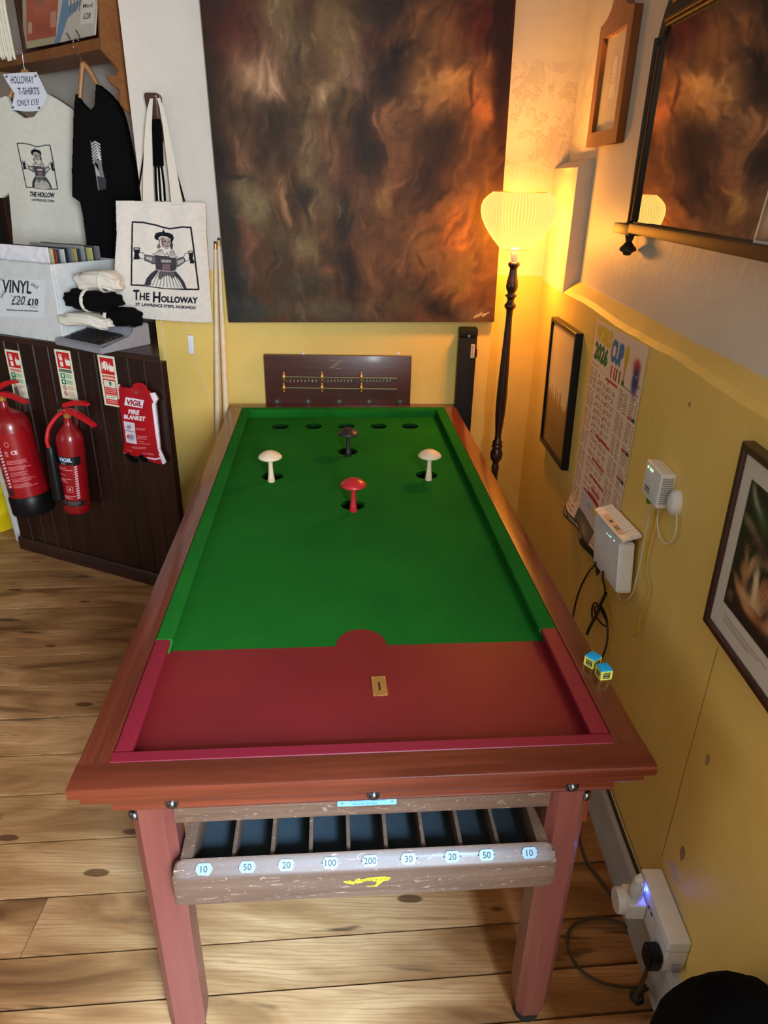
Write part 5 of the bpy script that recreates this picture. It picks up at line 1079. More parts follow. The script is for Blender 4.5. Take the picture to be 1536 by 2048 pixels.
notice(.163, .782, 'narrow fire notice with a pink strip, leftmost on the dark boards', 0); notice(.449, .812, 'narrow fire notice with a black strip, above the slimmer extinguisher', 1); notice(.677, .814, 'narrow red fire notice beside the fire blanket pouch', 2)
# fire blanket pouch
fb = panel_thing('fire_blanket', 'red fire blanket pouch with white piping hanging on the dark boards', 'fire blanket', .88, .62, .004)
cv = Canvas(450, 740, 170, (168, 12, 28), x0=1065, y0=335)
cv.cut([(1070, 352), (1092, 378), (1190, 388), (1205, 355), (1240, 338), (1280, 345), (1316, 372), (1328, 400), (1372, 432), (1392, 428), (1424, 490), (1402, 530), (1420, 700), (1440, 880), (1450, 960), (1500, 1060), (1480, 1080), (1400, 1066), (1330, 1040), (1290, 1012), (1150, 985), (1118, 970), (1130, 860), (1112, 700), (1090, 560), (1062, 430), (1056, 390)])
for p_, w_ in (([(1074, 352), (1066, 400), (1080, 480)], 18), ([(1382, 436), (1404, 480), (1416, 500)], 30), ([(1416, 500), (1398, 530), (1412, 660), (1424, 800), (1440, 940), (1456, 985)], 14), ([(1456, 985), (1486, 1066)], 30), ([(1330, 1018), (1400, 1030), (1470, 1018)], 14), ([(1120, 972), (1150, 1000)], 16)): cv.line(p_, w_, (226, 222, 232))
cv.poly([(1148, 466), (1316, 494), (1306, 566), (1138, 538)], (228, 226, 232)); cv.text('VIGIL', 1228, 518, 46, (150, 20, 40), wd=142, ang=.13, bold=2); cv.text('FIRE', 1228, 600, 38, (236, 224, 228), wd=100, ang=.09, bold=2); cv.text('BLANKET', 1236, 650, 36, (236, 224, 228), wd=200, ang=.09, bold=2)
cv.poly([(1130, 682), (1236, 698), (1258, 888), (1154, 872)], (220, 216, 230)); cv.line([(1136, 764), (1244, 778)], 5, (60, 40, 60)); cv.blob(1180, 735, 26, 20, (110, 90, 110), 0, .8); cv.blob(1205, 825, 34, 30, (120, 100, 120), 0, .8); cv.ell(1172, 820, 10, 16, (190, 20, 40))
for y, x0_, x1_ in ((742, 1250, 1335), (752, 1250, 1330), (812, 1262, 1345), (822, 1262, 1345), (836, 1262, 1345), (860, 1264, 1320), (882, 1268, 1366), (912, 1205, 1334), (922, 1210, 1330), (945, 1160, 1210), (975, 1300, 1392), (985, 1340, 1396)): cv.line([(x0_, y), (x1_, y+8)], 4, (224, 150, 160))
cv.ell(1240, 428, 13, 12, (110, 90, 70))
def fbf(X, Y, k_):
    P = on_panel(X/4.518, 690+Y/4.518, .022); u = (X-1065)/430; v = (Y-380)/650; e_ = np.clip(np.sin(PI*np.clip(u, 0, 1)), 0, 1)**.5*np.clip(np.sin(PI*np.clip(v, 0.02, .98)), 0, 1)**.5
    P = P+PN_*((.014*e_+.002*np.sin(u*9+v*5)) if k_ == 0 else (-.006-.008*e_))[:, None]; P = P-np.array(fb.location); R3 = np.array(Matrix.Rotation(-PAng, 3, 'Z')); return P @ R3.T
canvas_mesh('pouch', cv, fbf, M['a_gloss'], fb, th=1)
for (a, b) in (((1150, 985), (1235, 1050)), ((1270, 1000), (1325, 1040))):
    p = [plocal(fb, on_panel(x/4.518, 690+y/4.518, .03)) for x, y in (a, ((a[0]+b[0])/2, (a[1]+b[1])/2+14), b)]; tube('pull_tape', p, .009, M['coat'], fb)
# extinguishers
def wrap_label(cv, o, r, a0_, a1_, z0, z1, m, name='label'):
    def fn(X, Y, k_): A_ = a0_+(X-cv.x0)/cv.w*(a1_-a0_); return np.stack([r*np.cos(A_), r*np.sin(A_), z1-(Y-cv.y0)/cv.h*(z1-z0)], 1)
    return canvas_mesh(name, cv, fn, m, o, th=None)
def extinguisher(px_, py_, off, z0, r, hb, label, co2):
    p = on_panel(px_, py_, off); q = (p-PA) @ PD
    o = panel_thing('fire_extinguisher', label, 'fire extinguisher', q, z0, off, 'fire extinguishers on the dark boards')
    sh_ = hb
    lath('cylinder', [(0, .0), (r*.9, .0), (r*.985, .006), (r, .016), (r, sh_-.06), (r*.96, sh_-.035), (r*.82, sh_-.014), (r*.55, sh_+.004), (.022, sh_+.018), (.017, sh_+.026), (.017, sh_+.05), (0, sh_+.05)], M['red'], o, 64)
    lath('valve', [(0, sh_+.05), (.014, sh_+.05), (.016, sh_+.054), (.016, sh_+.062), (.010, sh_+.066), (.012, sh_+.085), (0, sh_+.085)], M['brass'], o, 24)
    box('wall_bracket', -.012, .012, r-.004, off-.001, sh_-.02, sh_+.09, M['chrome'], o, .001)
    bm = bmesh.new(); lathe(bm, [(0, -.004), (.011, -.004), (.012, 0), (.011, .004), (0, .004)], 20, (-.026, -.012, sh_+.072), None, 'y'); frombm('pressure_gauge', bm, M['chrome'], o, 40)
    tv = sh_+.09
    for nm, pts in (('squeeze_lever', [(-.014, tv), (.02, tv+.012), (.06, tv+.030), (.105, tv+.040), (.125, tv+.038), (.124, tv+.048), (.10, tv+.053), (.05, tv+.046), (-.012, tv+.018)]), ('carry_handle', [(-.014, tv-.022), (.03, tv-.016), (.08, tv-.026), (.15, tv-.046), (.156, tv-.034), (.09, tv-.008), (.03, tv+.003), (-.014, tv-.004)])):
        bm = bmesh.new(); prism(bm, pts, 'y', -.011, .011); bmesh.ops.bevel(bm, geom=list(bm.edges), offset=.002, segments=2, affect='EDGES'); bm.transform(Matrix.Rotation(-.05, 4, 'Z')); frombm(nm, bm, M['redplast'], o, 40)
    return o
R_ = .0555; X2 = extinguisher(143.5, 930, .066, .335, R_, .375, 'slim red extinguisher with a long black horn hanging on the boards', True)
X2.rotation_euler = (0, math.radians(5), PAng); X2.location.x -= .012*PD[0]; X2.location.y -= .012*PD[1]
hn = lath('horn', [(0, 0), (.021, 0), (.026, .004), (.0245, .05), (.020, .19), (.017, .225), (.010, .240), (0, .242)], M['black'], X2, 32, (0, 0, 0)); hn.location = (-.028, -.066, .068); hn.rotation_euler = (-.03, -.10, 0)
tube('discharge_hose', [(-.012, -.010, .445), (-.030, -.022, .430), (-.052, -.050, .385), (-.056, -.066, .335), (-.052, -.066, .300)], .0085, M['redplast'], X2)
cv = Canvas(150, 290, 150, (150, 14, 22)); cv.rect(0, 6, 150, 44, (22, 22, 26)); cv.text('VIGIL', 78, 22, 20, (190, 214, 236), wd=66, bold=1); cv.text('CO2', 68, 42, 9, (190, 214, 236), wd=22)
R = random.Random(8)
for y in (66, 76, 104, 126, 132, 142, 220, 226, 232): cv.line([(30, y), (30+R.uniform(40, 80), y)], 3, (222, 150, 150))
for y in range(58, 240, 13): cv.poly([(116, y), (130, y-6), (130, y+2), (116, y+8)], (226, 190, 196))
cv.rect(74, 166, 26, 30, (150, 14, 22)); cv.line([(74, 166), (100, 166), (100, 196), (74, 196)], 2, (226, 190, 196), closed=True); cv.poly([(90, 170), (80, 184), (88, 183), (84, 194), (95, 179), (87, 180)], (230, 210, 210))
cv.rect(0, 244, 150, 34, (40, 34, 38)); cv.text('2 kg CO2', 40, 260, 14, (140, 130, 130), wd=40); cv.rect(70, 252, 60, 3, (120, 110, 110)); cv.rect(70, 260, 60, 3, (120, 110, 110)); cv.rect(70, 268, 50, 3, (120, 110, 110))
wrap_label(cv, X2, R_+.0004, -2.55, -.15, .03, .275, M['a_metal'])
R1 = .082; X1 = extinguisher(40, 905, .098, .30, R1, .445, 'stout red extinguisher with a black base at the photo edge', False)
X1.rotation_euler = (0, math.radians(-6), PAng); X1.location.x += .014*PD[0]; X1.location.y += .014*PD[1]
lath('base_skirt', [(0, -.004), (R1+.002, -.004), (R1+.007, .004), (R1+.006, .075), (R1+.001, .085), (R1-.001, .085)], M['black'], X1, 64, smooth=40)
cv = Canvas(240, 300, 190, (150, 14, 22)); cv.rect(60, 8, 62, 60, (222, 220, 196))
for y in range(64, 250, 15): cv.poly([(112, y), (128, y-6), (128, y+3), (112, y+9)], (226, 190, 196))
cv.text('UK', 148, 82, 11, (226, 180, 186), wd=14); cv.text('CA', 148, 96, 11, (226, 180, 186), wd=14); cv.text('CE', 178, 86, 18, (226, 180, 186), wd=24, bold=1); cv.ell(158, 46, 9, 13, (206, 110, 118)); cv.ell(158, 46, 6, 9, (150, 14, 22))
for y in range(116, 250, 7):
    if y % 28 > 4: cv.line([(138, y), (138+R.uniform(60, 92), y)], 3, (212, 120, 128))
for y in (150, 158, 166, 214, 222, 236, 244): cv.line([(50, y), (104, y)], 3, (214, 130, 136))
cv.rect(40, 256, 90, 36, (60, 30, 34))
wrap_label(cv, X1, R1+.0004, -3.1, .0, .088, .37, M['a_metal'])
# yellow bucket and white board beyond the counter
bk_ = thing('yellow_bucket', 'yellow plastic drum standing on the floor beyond the counter end', 'bucket', (-1.505, 2.60, 0))
lath('drum', [(0, 0), (.135, 0), (.140, .01), (.143, .09), (.147, .095), (.147, .105), (.144, .11), (.147, .20), (.151, .205), (.151, .215), (.148, .22), (.152, .34), (.155, .345), (.150, .35), (.144, .34), (.13, .012), (0, .012)], M['yellow'], bk_, 64)
wb = thing('white_board', 'white painted board end leaning at the end of the counter', 'board', (-1.262, 2.425, 0), PAng)
bm = bmesh.new(); bbox(bm, -.022, .010, -.012, .008, 0, .40, .002); bm.transform(Matrix.Rotation(-.06, 4, 'Y')); frombm('board', bm, M['offwhite'], wb, 30)

# vinyl crate with records
c0 = on_z(100, 529, 1.345); c1 = on_z(219, 519, 1.345); c2 = on_z(0, 520, 1.345)
FRp = Vector((float(c0[0]), float(c0[1]), 0)); bd = Vector((float(c1[0]-c0[0]), float(c1[1]-c0[1]), 0)).normalized(); ld = Vector((float(c2[0]-c0[0]), float(c2[1]-c0[1]), 0)).normalized()
DEP, LEN, ZW = (Vector(c1)-Vector(c0)).length+.04, .52, 1.045
vb_ = thing('record_crate', 'white open-topped box with a handwritten VINYL sale sign on the counter', 'box', (FRp.x, FRp.y, ZW))
def CB(s_, t_, z): return ld*s_+bd*t_+Vector((0, 0, z))    # s along the front to the left, t backwards
def cbox(name, s0, s1, t0, t1, z0, z1, m, parent, bev=.0015):
    bm = bmesh.new(); v = [bm.verts.new(CB(*p)) for p in ((s0, t0, z0), (s1, t0, z0), (s1, t1, z0), (s0, t1, z0), (s0, t0, z1), (s1, t0, z1), (s1, t1, z1), (s0, t1, z1))]
    for f in ((3, 2, 1, 0), (4, 5, 6, 7), (0, 1, 5, 4), (1, 2, 6, 5), (2, 3, 7, 6), (3, 0, 4, 7)): bm.faces.new([v[i] for i in f])
    if bev: bmesh.ops.bevel(bm, geom=list(bm.edges), offset=bev, segments=1, affect='EDGES')
    return frombm(name, bm, m, parent)
cbox('front_board', .0, LEN, 0, .014, .001, .30, M['offwhite'], vb_); cbox('end_board', 0, .014, .0145, DEP, .001, .30, M['offwhite'], vb_); cbox('end_board', LEN-.014, LEN, .0145, DEP, .001, .30, M['offwhite'], vb_); cbox('back_board', .0145, LEN-.0145, DEP-.012, DEP, .001, .30, M['offwhite'], vb_); cbox('base_board', .0145, LEN-.0145, .0145, DEP-.0125, .001, .012, M['offwhite'], vb_)
cbox('inner_board', .19+.17, LEN-.016, .016, .026, .02, .312, M['shelf'], vb_)
nF = bd.cross(Vector((0, 0, 1))); fn_ = np.array(ld.cross(Vector((0, 0, 1)))); fn_ = fn_ if fn_[1] < 0 else -fn_
cv = Canvas(440, 380, 200, (214, 218, 220), x0=-10, y0=535); cv.cut([(-10, 540), (425, 556), (408, 912), (-10, 900)])
INK = (34, 34, 40)
cv.text('VINYL', 158, 622, 118, INK, wd=270, bold=1.5, ang=.05); cv.text('SALE', 322, 612, 30, INK, wd=74, ang=.55); cv.text('SALE', 25, 692, 28, INK, wd=70, ang=-1.05); cv.text('SALE', 8, 552, 18, INK, wd=50, ang=.2)
cv.text('£20', 172, 748, 88, (60, 60, 66), wd=120, slant=.15, ang=.04); cv.line([(100, 702), (250, 796)], 3.5, INK); cv.line([(110, 796), (246, 712)], 3, INK); cv.text('£10', 306, 762, 58, INK, wd=96, bold=2.5, ang=.02); cv.line([(260, 792), (362, 800)], 4, INK); cv.line([(285, 810), (345, 818)], 4, INK)
cv.line([(60, 838), (360, 852)], 5, INK); cv.line([(60, 830), (200, 846)], 3, INK); cv.text('rare and strange', 210, 842, 18, (70, 70, 76), wd=280, ang=.03)
fp = np.array([FRp.x, FRp.y, ZW])
canvas_mesh('sale_sign', cv, lambda X, Y, k_: hit(X/4.655, 440+Y/4.655, fp+fn_*.0012, fn_)-fp, M['a_paper'], vb_, th=None, smooth=False)
cols = [(224, 222, 226), (190, 184, 150), (150, 60, 40), (60, 70, 84), (200, 200, 196), (40, 42, 48), (110, 120, 130), (176, 160, 90), (52, 60, 80), (150, 150, 146), (90, 90, 100), (196, 190, 110), (60, 60, 64), (120, 120, 124)]
for i, c in enumerate(cols):
    t_ = .034+i*.0172; s0 = .046+RNG.uniform(0, .012); h_ = .33+RNG.uniform(0, .012)+(.012 if i == 0 else 0); m = plain('sleeve_card_%s' % 'abcdefghijklmn'[i], sg(c), .6, var=.15, scale=40)
    lab = 'white record sleeve standing foremost in the white vinyl crate' if i == 0 else 'thin record sleeve packed behind the foremost one in the white crate'
    bm = bmesh.new(); thk = .006 if i == 0 else .0055; v = [bm.verts.new(CB(*p)) for p in ((0, 0, 0), (.30, 0, 0), (.30, thk, 0), (0, thk, 0), (0, 0, h_), (.30, 0, h_), (.30, thk, h_), (0, thk, h_))]
    for f in ((3, 2, 1, 0), (4, 5, 6, 7), (0, 1, 5, 4), (1, 2, 6, 5), (2, 3, 7, 6), (3, 0, 4, 7)): bm.faces.new([v[k_] for k_ in f])
    o = tag(frombm('record_sleeve', bm, m), lab, 'record', 'records in the white crate'); q = FRp+ld*s0+bd*t_; o.location = (q.x, q.y, ZW+.0125)

# grey home computer
BLc, BRc = Vector((-.660, 2.300, 0)), Vector((-.412, 2.165, 0))
FLc, FRc = Vector(on_z(110, 688, 1.047)), Vector(on_z(203, 708, 1.047)); FLc.z = FRc.z = 0
hc = thing('home_computer', 'grey wedge-shaped vintage home computer with dark keys on the counter', 'computer', (FRc.x, FRc.y, 1.0452))
def HC(s_, t_, z): a = FLc.lerp(FRc, s_); b = (FLc+(BRc-FRc)).lerp(BRc, s_); p = a.lerp(b, t_); return Vector((p.x-FRc.x, p.y-FRc.y, z))
hp = [(0, 0), (0, .020), (.03, .024), (.60, .044), (.66, .074), (.97, .086), (1.0, .080), (1.0, 0)]
bm = bmesh.new(); ra = [bm.verts.new(HC(0, t_, z)) for t_, z in hp]; rb = [bm.verts.new(HC(1, t_, z)) for t_, z in hp]
bm.faces.new(ra); bm.faces.new(rb[::-1])
for i in range(len(hp)): bm.faces.new((ra[i], ra[(i+1) % len(hp)], rb[(i+1) % len(hp)], rb[i]))
bmesh.ops.bevel(bm, geom=list(bm.edges), offset=.003, segments=2, affect='EDGES'); frombm('computer_case', bm, M['grey'], hc, 30)
bm = bmesh.new()
def slopez(t_): return .0245+(t_-.03)/.57*.020
def patch(bm, s0, s1, t0, t1, d0, d1, shr=.0):
    lo = [bm.verts.new(HC(*p)) for p in ((s0, t0, slopez(t0)+d0), (s1, t0, slopez(t0)+d0), (s1, t1, slopez(t1)+d0), (s0, t1, slopez(t1)+d0))]
    e1, e2 = (s1-s0)*shr, (t1-t0)*shr; hi = [bm.verts.new(HC(*p)) for p in ((s0+e1, t0+e2, slopez(t0)+d1), (s1-e1, t0+e2, slopez(t0)+d1), (s1-e1, t1-e2, slopez(t1)+d1), (s0+e1, t1-e2, slopez(t1)+d1))]
    bm.faces.new(hi)
    for i in range(4): bm.faces.new((lo[i], lo[(i+1) % 4], hi[(i+1) % 4], hi[i]))
patch(bm, .10, .88, .10, .60, .0, .0012); frombm('key_well', bm, M['ink'], hc)
for r_ in range(5):
    n_ = 14 if r_ else 1
    for c_ in range(n_):
        bm = bmesh.new()
        if r_ == 0: patch(bm, .28, .72, .115, .19, .001, .007, .06)
        else: s0 = .115+c_*.0535+.008*(r_ % 2); patch(bm, s0, s0+.046, .115+r_*.095, .195+r_*.095, .001, .007, .14)
        frombm('key', bm, M['keys'], hc)
# folded cloth stack
def roll(name, label, px_, py_, yy, rx, ry, rz_, m, ang, seed, band=None, cat='folded shirt'):
    p = on_y(px_, py_, yy); o = thing(name, label, cat, (float(p[0]), float(p[1]), float(p[2])-rz_), ang, 'rolled shirts stacked on the computer')
    bm = bmesh.new(); bmesh.ops.create_icosphere(bm, subdivisions=4, radius=1); R = random.Random(seed); ph = [R.uniform(0, 6) for _ in range(6)]
    for v in bm.verts:
        c = v.co.normalized(); x = math.copysign(abs(c.x)**.55, c.x); y = math.copysign(abs(c.y)**.75, c.y); z = math.copysign(abs(c.z)**.7, c.z)
        f = 1+.05*math.sin(c.x*9+ph[0]+c.z*4)+.06*math.sin(c.x*16+c.y*7+ph[1])*(abs(c.x)**1.5)+.035*math.sin(c.z*13+ph[2]+c.x*3)
        v.co = Vector((x*rx*f, y*ry*f, z*rz_*f+rz_+.006*math.sin(c.x*5+ph[3])))
    b = frombm('cloth', bm, m, o, 80)
    if band is not None:
        bm = bmesh.new(); pts = [(band*rx, ry*1.04*math.cos(a), rz_+rz_*1.10*math.sin(a)) for a in np.linspace(0, 2*PI, 25)]; tubebm(bm, pts, .0045, 8, False); bm.transform(Matrix.Scale(1.8, 4, (1, 0, 0)) @ Matrix.Translation((-band*rx*(1-1/1.8), 0, 0))); frombm('tie_band', bm, M['creamcloth'], o, 60)
    return o
roll('rolled_shirt', 'cream rolled cloth at the bottom of the stack, over the keys', 172, 640, 2.12, .118, .040, .026, M['creamcloth'], -.32, 1)
roll('rolled_shirt', 'black rolled shirt at the bottom right of the stack', 245, 634, 2.12, .082, .044, .034, M['blacktee'], -.35, 2, -.6)
roll('rolled_shirt', 'black rolled shirt with a white stripe in the middle of the stack', 186, 601, 2.13, .118, .048, .037, M['blacktee'], -.25, 3, -.15)
roll('rolled_shirt', 'cream rolled shirt on top of the stack', 200, 562, 2.14, .100, .044, .036, M['creamcloth'], -.30, 4, .25)

# shelf unit above the counter
SD = np.array([-.74, .67, 0.])/math.hypot(.74, .67); SB = np.array([.67, .74, 0.])/math.hypot(.74, .67)
G = np.array(on_z(201, 74, 2.10)); su = thing('wall_shelf', 'brown wooden wall shelf with a scalloped side above the hanging shirts', 'shelf', (float(G[0]), float(G[1]), 2.06))
G0 = np.array([G[0], G[1], 2.06])
def SH(s_, t_, z): p = SD*s_+SB*t_; return Vector((p[0], p[1], z))
def sbox(name, s0, s1, t0, t1, z0, z1, m, parent, bev=.002):
    bm = bmesh.new(); v = [bm.verts.new(SH(*p)) for p in ((s0, t0, z0), (s1, t0, z0), (s1, t1, z0), (s0, t1, z0), (s0, t0, z1), (s1, t0, z1), (s1, t1, z1), (s0, t1, z1))]
    for f in ((3, 2, 1, 0), (4, 5, 6, 7), (0, 1, 5, 4), (1, 2, 6, 5), (2, 3, 7, 6), (3, 0, 4, 7)): bm.faces.new([v[i] for i in f])
    bmesh.ops.bevel(bm, geom=list(bm.edges), offset=bev, segments=1, affect='EDGES'); return frombm(name, bm, m, parent)
sbox('shelf_board', .012, 1.0, 0, .205, .006, .04, M['shelf'], su); sbox('back_board', .012, 1.0, .19, .205, .041, .5, M['shelf'], su); sbox('divider_board', .66, .68, .02, .19, .041, .5, M['darkframe'], su)
sp = [(196, -70), (200, 60), (202, 98), (210, 107), (227, 125), (238, 141), (231, 151), (215, 153), (222, 166), (242, 181), (238, 195), (244, 211), (259, 227), (266, 230), (268, 100), (262, -90)]
bm = bmesh.new(); fa, fb_ = [], []
for u, v in sp:
    p = hit(u, v, G0, SD)-G0; t_ = float(p @ SB); z = float(p[2]); fa.append(bm.verts.new(SH(0, t_, z))); fb_.append(bm.verts.new(SH(.011, t_, z)))
bm.faces.new(fa); bm.faces.new(fb_[::-1])
for i in range(len(sp)): bm.faces.new((fa[i], fb_[i], fb_[(i+1) % len(sp)], fa[(i+1) % len(sp)]))
frombm('scalloped_side', bm, M['shelf'], su)
def shelfhit(u, v, t_): return hit(u, v, G0+SB*t_, SB)
def shelf_art(name, label, corners, cv, t_=.03):
    P = [shelfhit(u, v, t_) for u, v in corners]; base = np.array([P[3][0], P[3][1], min(P[2][2], P[3][2])]); o = thing(name, label, 'picture', tuple(float(x) for x in base))
    def fn(X, Y, k_): u = (X/cv.w)[:, None]; v = (Y/cv.h)[:, None]; return (P[0]*(1-u)+P[1]*u)*(1-v)+(P[3]*(1-u)+P[2]*u)*v-base+SB*(.004*k_)
    canvas_mesh('print_sheet', cv, fn, M['a_paper'], o, th=1, smooth=False)
cv = Canvas(80, 130, 90, (178, 168, 134)); cv.rect(9, 0, 66, 118, (176, 92, 66)); cv.warp = (cv.noise(8, 12, 12, 1), cv.noise(8, 12, 12, 2))
for a in ((40, 60, 20, 30, (192, 110, 84)), (26, 30, 16, 16, (150, 76, 56)), (58, 40, 14, 26, (196, 120, 92)), (40, 100, 26, 14, (150, 74, 58)), (36, 55, 16, 8, (140, 100, 80))): cv.blob(*a, .4, .7)
cv.rect(12, 88, 9, 18, (196, 160, 130)); cv.rect(60, 76, 12, 26, (190, 140, 112))
shelf_art('red_print', 'orange-red print with a cream border standing on the wall shelf', [(43, -70), (122, -75), (120, 85), (46, 99)], cv)
cv = Canvas(80, 130, 90, (196, 186, 172)); cv.warp = (cv.noise(8, 12, 6, 1), cv.noise(8, 12, 6, 2)); cv.poly([(0, 130), (10, 60), (12, 0), (24, 0), (22, 70), (50, 62), (40, 80), (24, 90), (10, 130)], (110, 138, 164)); R = random.Random(6)
for i in range(5): cv.line([(28+i*7, 0), (26+i*7+R.uniform(-3, 3), 80)], 2, (110, 104, 100))
for i in range(16): cv.line([(46, 10+i*4), (76, 6+i*4)], 1.6, (120, 112, 104))
cv.rect(50, 62, 26, 44, (214, 208, 196)); cv.text('Mod', 62, 74, 7, (60, 56, 60), wd=18); cv.text('£28', 62, 92, 10, (50, 46, 54), wd=14)
shelf_art('blue_sketch_print', 'grey sketch print with blue brushwork and a £28 tag on the wall shelf', [(121, -75), (200, -78), (190, 70), (110, 87)], cv, .024)
for i, (a, b) in enumerate((((133, 66), (141, 84)), ((152, 60), (160, 80)))):
    q0, q1 = shelfhit(*a, -.004), shelfhit(*b, -.004); o = thing('hook_pin', ('black wire hook on the shelf edge, left of the black shirt hanger', 'black wire hook on the shelf edge, right of the black shirt hanger')[i], 'hook', tuple(float(x) for x in q1), 0, 'wire hooks on the shelf edge'); tube('wire', [Vector(q0-q1), Vector((q0-q1)*.4)+Vector((.004, 0, 0)), (0, 0, 0)], .0018, M['ink'], o, 6)
fg = thing('fringed_hanging', 'cream fringed textile hanging from the shelf at the top left corner', 'textile', tuple(float(x) for x in shelfhit(10, 120, -.03)))
R = random.Random(3)
bm = bmesh.new()
for i in range(12):
    x0_ = -30+i*3.2; P = [Vector(shelfhit(u, v, -.03-.004*(i % 2))-np.array(fg.location)) for u, v in ((x0_-3, -90), (x0_+2, 0), (x0_+8+i*.4, 60), (x0_+13+i*.8, 96+R.uniform(0, 14)), (x0_+15+i*.9, 112+R.uniform(0, 12)))]; tubebm(bm, P, lambda t_: .0075-.002*t_, 8, True, 4)
fo = frombm('fringe', bm, M['rope'], fg, 60); fo['kind'] = 'stuff'
# shirts on hangers
def garment(name, label, cv, y0_, cutp, mt, res, bulge, cat='t-shirt'):
    p = on_y(cv.x0+cv.w*.5, cv.y0+cv.h, y0_); base = np.array([p[0], y0_, p[2]]); o = thing(name, label, cat, tuple(float(x) for x in base))
    cv.cut(cutp)
    def fn(X, Y, k_):
        P = on_y(X, Y, y0_); u = (X-cv.x0)/cv.w; v = (Y-cv.y0)/cv.h; d = bulge(u, v) if k_ == 0 else -bulge(u, v)*.6-.012
        P[:, 1] -= d; return P-base
    canvas_mesh('cloth', cv, fn, mt, o, th=1); return o
YW, YK = 2.70, 2.47
cv = Canvas(230, 375, 320, (204, 200, 186), x0=-32, y0=178, ss=2); cv.a[..., :3] *= (1+cv.noise(40, 60, .03, 9))[..., None]
Q = np.array([(42, 287), (108, 283), (115, 374), (63, 376)], float)
def TT(x, y): u = (x-315)/835; v = (y-300)/900; q = (Q[0]*(1-u)+Q[1]*u)*(1-v)+(Q[3]*(1-u)+Q[2]*u)*v; return float(q[0]), float(q[1])
lady(cv, TT, k=.082, paper=(196, 190, 176))
cv.text('THE HOLLOW', 92, 389, 9.5, (34, 36, 44), wd=46, ang=.06, bold=.35); cv.text('LAWRENCE STEPS', 94, 400.5, 4.6, (44, 46, 54), wd=42, ang=.08, bold=.15)
tw = garment('white_t_shirt', 'white printed t-shirt on a hanger under the price sign', cv, YW, [(97, 187), (120, 200), (152, 222), (170, 300), (168, 395), (172, 416), (180, 500), (184, 548), (38, 548), (34, 490), (24, 384), (8, 396), (-28, 384), (-30, 240), (-12, 205), (18, 193), (32, 222), (55, 238), (77, 235), (93, 213)], M['a_cloth'], 0, lambda u, v: .030*np.sin(PI*np.clip(u*1.1, 0, 1))+.006*np.sin(u*16+v*2)*np.clip(v*2-.6, 0, 1)+.012)
cv = Canvas(160, 470, 150, (8, 8, 9), x0=140, y0=162)
for i in range(7): cv.line([(188+i*.6, 290+i*6), (196+i, 284+i*5), (206+i*.5, 290+i*6)], 2.4, (210, 210, 206))
cv.poly([(190, 318), (208, 322), (216, 358), (206, 356), (202, 330)], (120, 120, 122)); cv.poly([(196, 330), (204, 344), (210, 372), (200, 366)], (170, 170, 172)); cv.poly([(199, 352), (218, 356), (219, 378), (203, 380)], (60, 60, 64)); cv.line([(187, 283), (203, 380)], 1.5, (150, 150, 150))
tk = garment('black_t_shirt', 'black t-shirt with a grey print hanging beside the white pier', cv, YK, [(155, 184), (158, 196), (166, 208), (176, 218), (186, 222), (194, 214), (196, 190), (197, 169), (215, 184), (239, 210), (250, 240), (258, 274), (268, 320), (277, 355), (288, 420), (292, 520), (292, 600), (180, 620), (178, 560), (177, 484), (170, 430), (164, 403), (147, 393), (146, 340), (148, 290), (149, 240), (151, 210)], M['a_cloth'], 0, lambda u, v: .026*np.sin(PI*np.clip(u, 0, 1))+.008*np.sin(u*14)*v+.010)
def hanger(label, yy, hook, neck, la, ra_, hk_=0.0):
    p = on_y(neck[0], neck[1], yy); o = thing('clothes_hanger', label, 'hanger', tuple(float(x) for x in p), 0, 'wooden hangers under the shelf')
    J = lambda u, v, dy=0: Vector(on_y(u, v, yy))-o.location+Vector((0, dy, 0))
    tube('hook_wire', [Vector(on_y(q[0], q[1], yy-(hk_ if i < 4 else hk_*.5 if i < len(hook)-1 else 0)))-o.location for i, q in enumerate(hook)], .0016, M['chrome'], o, 8)
    for e_ in (la, ra_): tube('arm', [J(neck[0], neck[1], .0), J((neck[0]*.55+e_[0]*.45), neck[1]+(e_[1]-neck[1])*.34), J(*e_)], lambda t_: .011-.003*t_, M['hanger'], o, 10)
hanger('wooden hanger holding the white t-shirt', YW+.005, [(38, 112), (34, 103), (38, 98), (44, 104), (46, 120), (49, 140)], (50, 141), (18, 196), (94, 196))
hanger('wooden hanger holding the black t-shirt', YK+.002, [(158, 82), (151, 76), (146, 84), (148, 98), (156, 108), (161, 118), (163, 125)], (166, 126), (160, 196), (199, 178), .12)
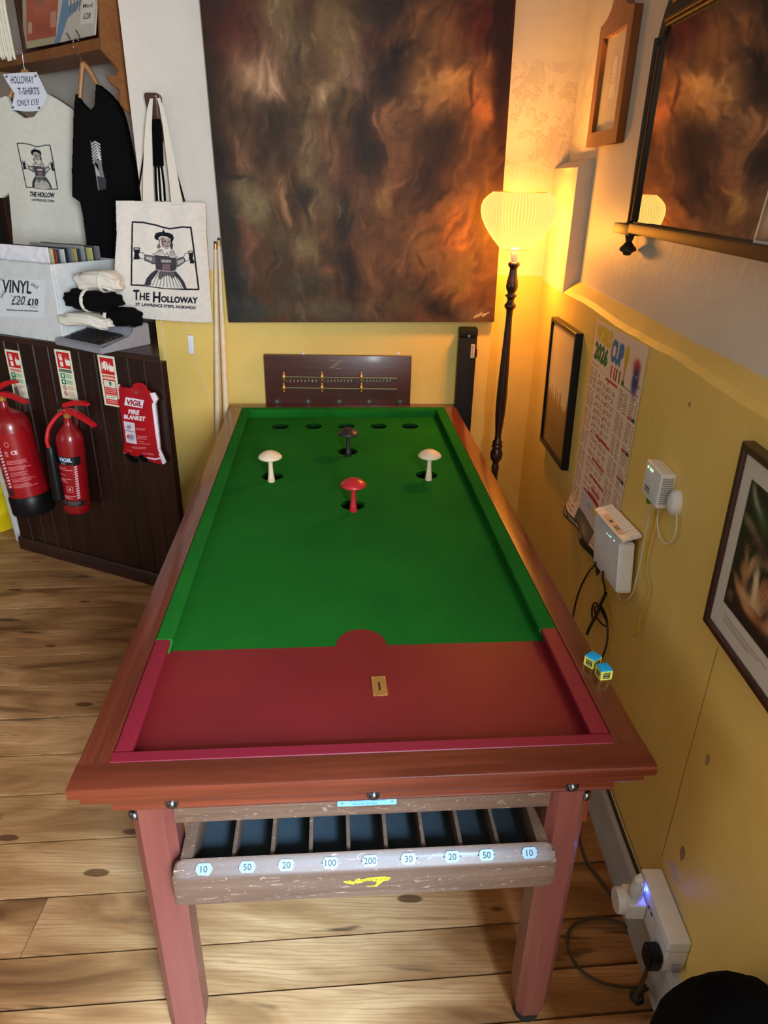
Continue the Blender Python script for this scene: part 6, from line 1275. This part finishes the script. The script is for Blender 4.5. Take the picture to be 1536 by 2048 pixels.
ps = on_y(50, 220, YW-.06); sg_ = thing('price_sign', 'handwritten HOLLOWAY T-SHIRTS ONLY £15 paper sign hung over the white shirt', 'sign', tuple(float(x) for x in ps))
cv = Canvas(290, 260, 150, (206, 208, 216), x0=10, y0=440); cv.cut([(20, 460), (120, 452), (235, 447), (268, 520), (290, 590), (270, 640), (240, 690), (150, 692), (55, 680), (90, 580), (70, 540)])
cv.text('HOLLOWAY', 146, 497, 46, (40, 42, 60), wd=140, ang=-.02); cv.text('T-SHIRTS', 178, 565, 42, (40, 42, 60), wd=128, ang=-.02); cv.text('ONLY £15!', 166, 634, 38, (40, 42, 60), wd=134, ang=-.06)
for x, y in ((47, 478), (229, 474), (70, 665), (236, 668)):
    for a in range(3): c_, s_ = math.cos(a*PI/3), math.sin(a*PI/3); cv.line([(x-9*c_, y-9*s_), (x+9*c_, y+9*s_)], 4, (40, 42, 60))
def psf(X, Y, k_):
    P = on_y(X/3.102, Y/3.102, YW-.062); v = (Y-440)/250; u = (X-10)/290; P[:, 1] -= .012*np.sin(v*5+u)+.0005*(1-k_); return P-np.array(sg_.location)
canvas_mesh('paper', cv, psf, M['a_paper'], sg_, th=None)

# black coat heaped at the bottom right
cg = thing('black_coat', 'black coat draped over a low stool at the bottom right corner', 'coat', (1.060, -.095, -.0))
bm = bmesh.new(); rings = []; R = random.Random(12)
cp = [(.10, 0), (.105, .15), (.105, .30), (.105, .40), (.10, .47), (.092, .50), (.080, .54), (.064, .575), (.046, .602), (.028, .620), (.012, .628)]
for r, z in cp:
    ring = []
    for i in range(48):
        a = 2*PI*i/48; rr = r*(1+.05*math.sin(5*a+z*6)*(1 if z < .6 else .4)+.03*math.sin(9*a+z*11)); ring.append(bm.verts.new((rr*math.cos(a)*1.0+.02*(z > .55)*(z-.55)*4, rr*math.sin(a)*1.25, z)))
    rings.append(ring)
for a, b in zip(rings, rings[1:]):
    for i in range(48): bm.faces.new((a[i], a[(i+1) % 48], b[(i+1) % 48], b[i]))
bm.faces.new(rings[0][::-1]); bm.faces.new(rings[-1]); frombm('draped_cloth', bm, M['coat'], cg, 80)
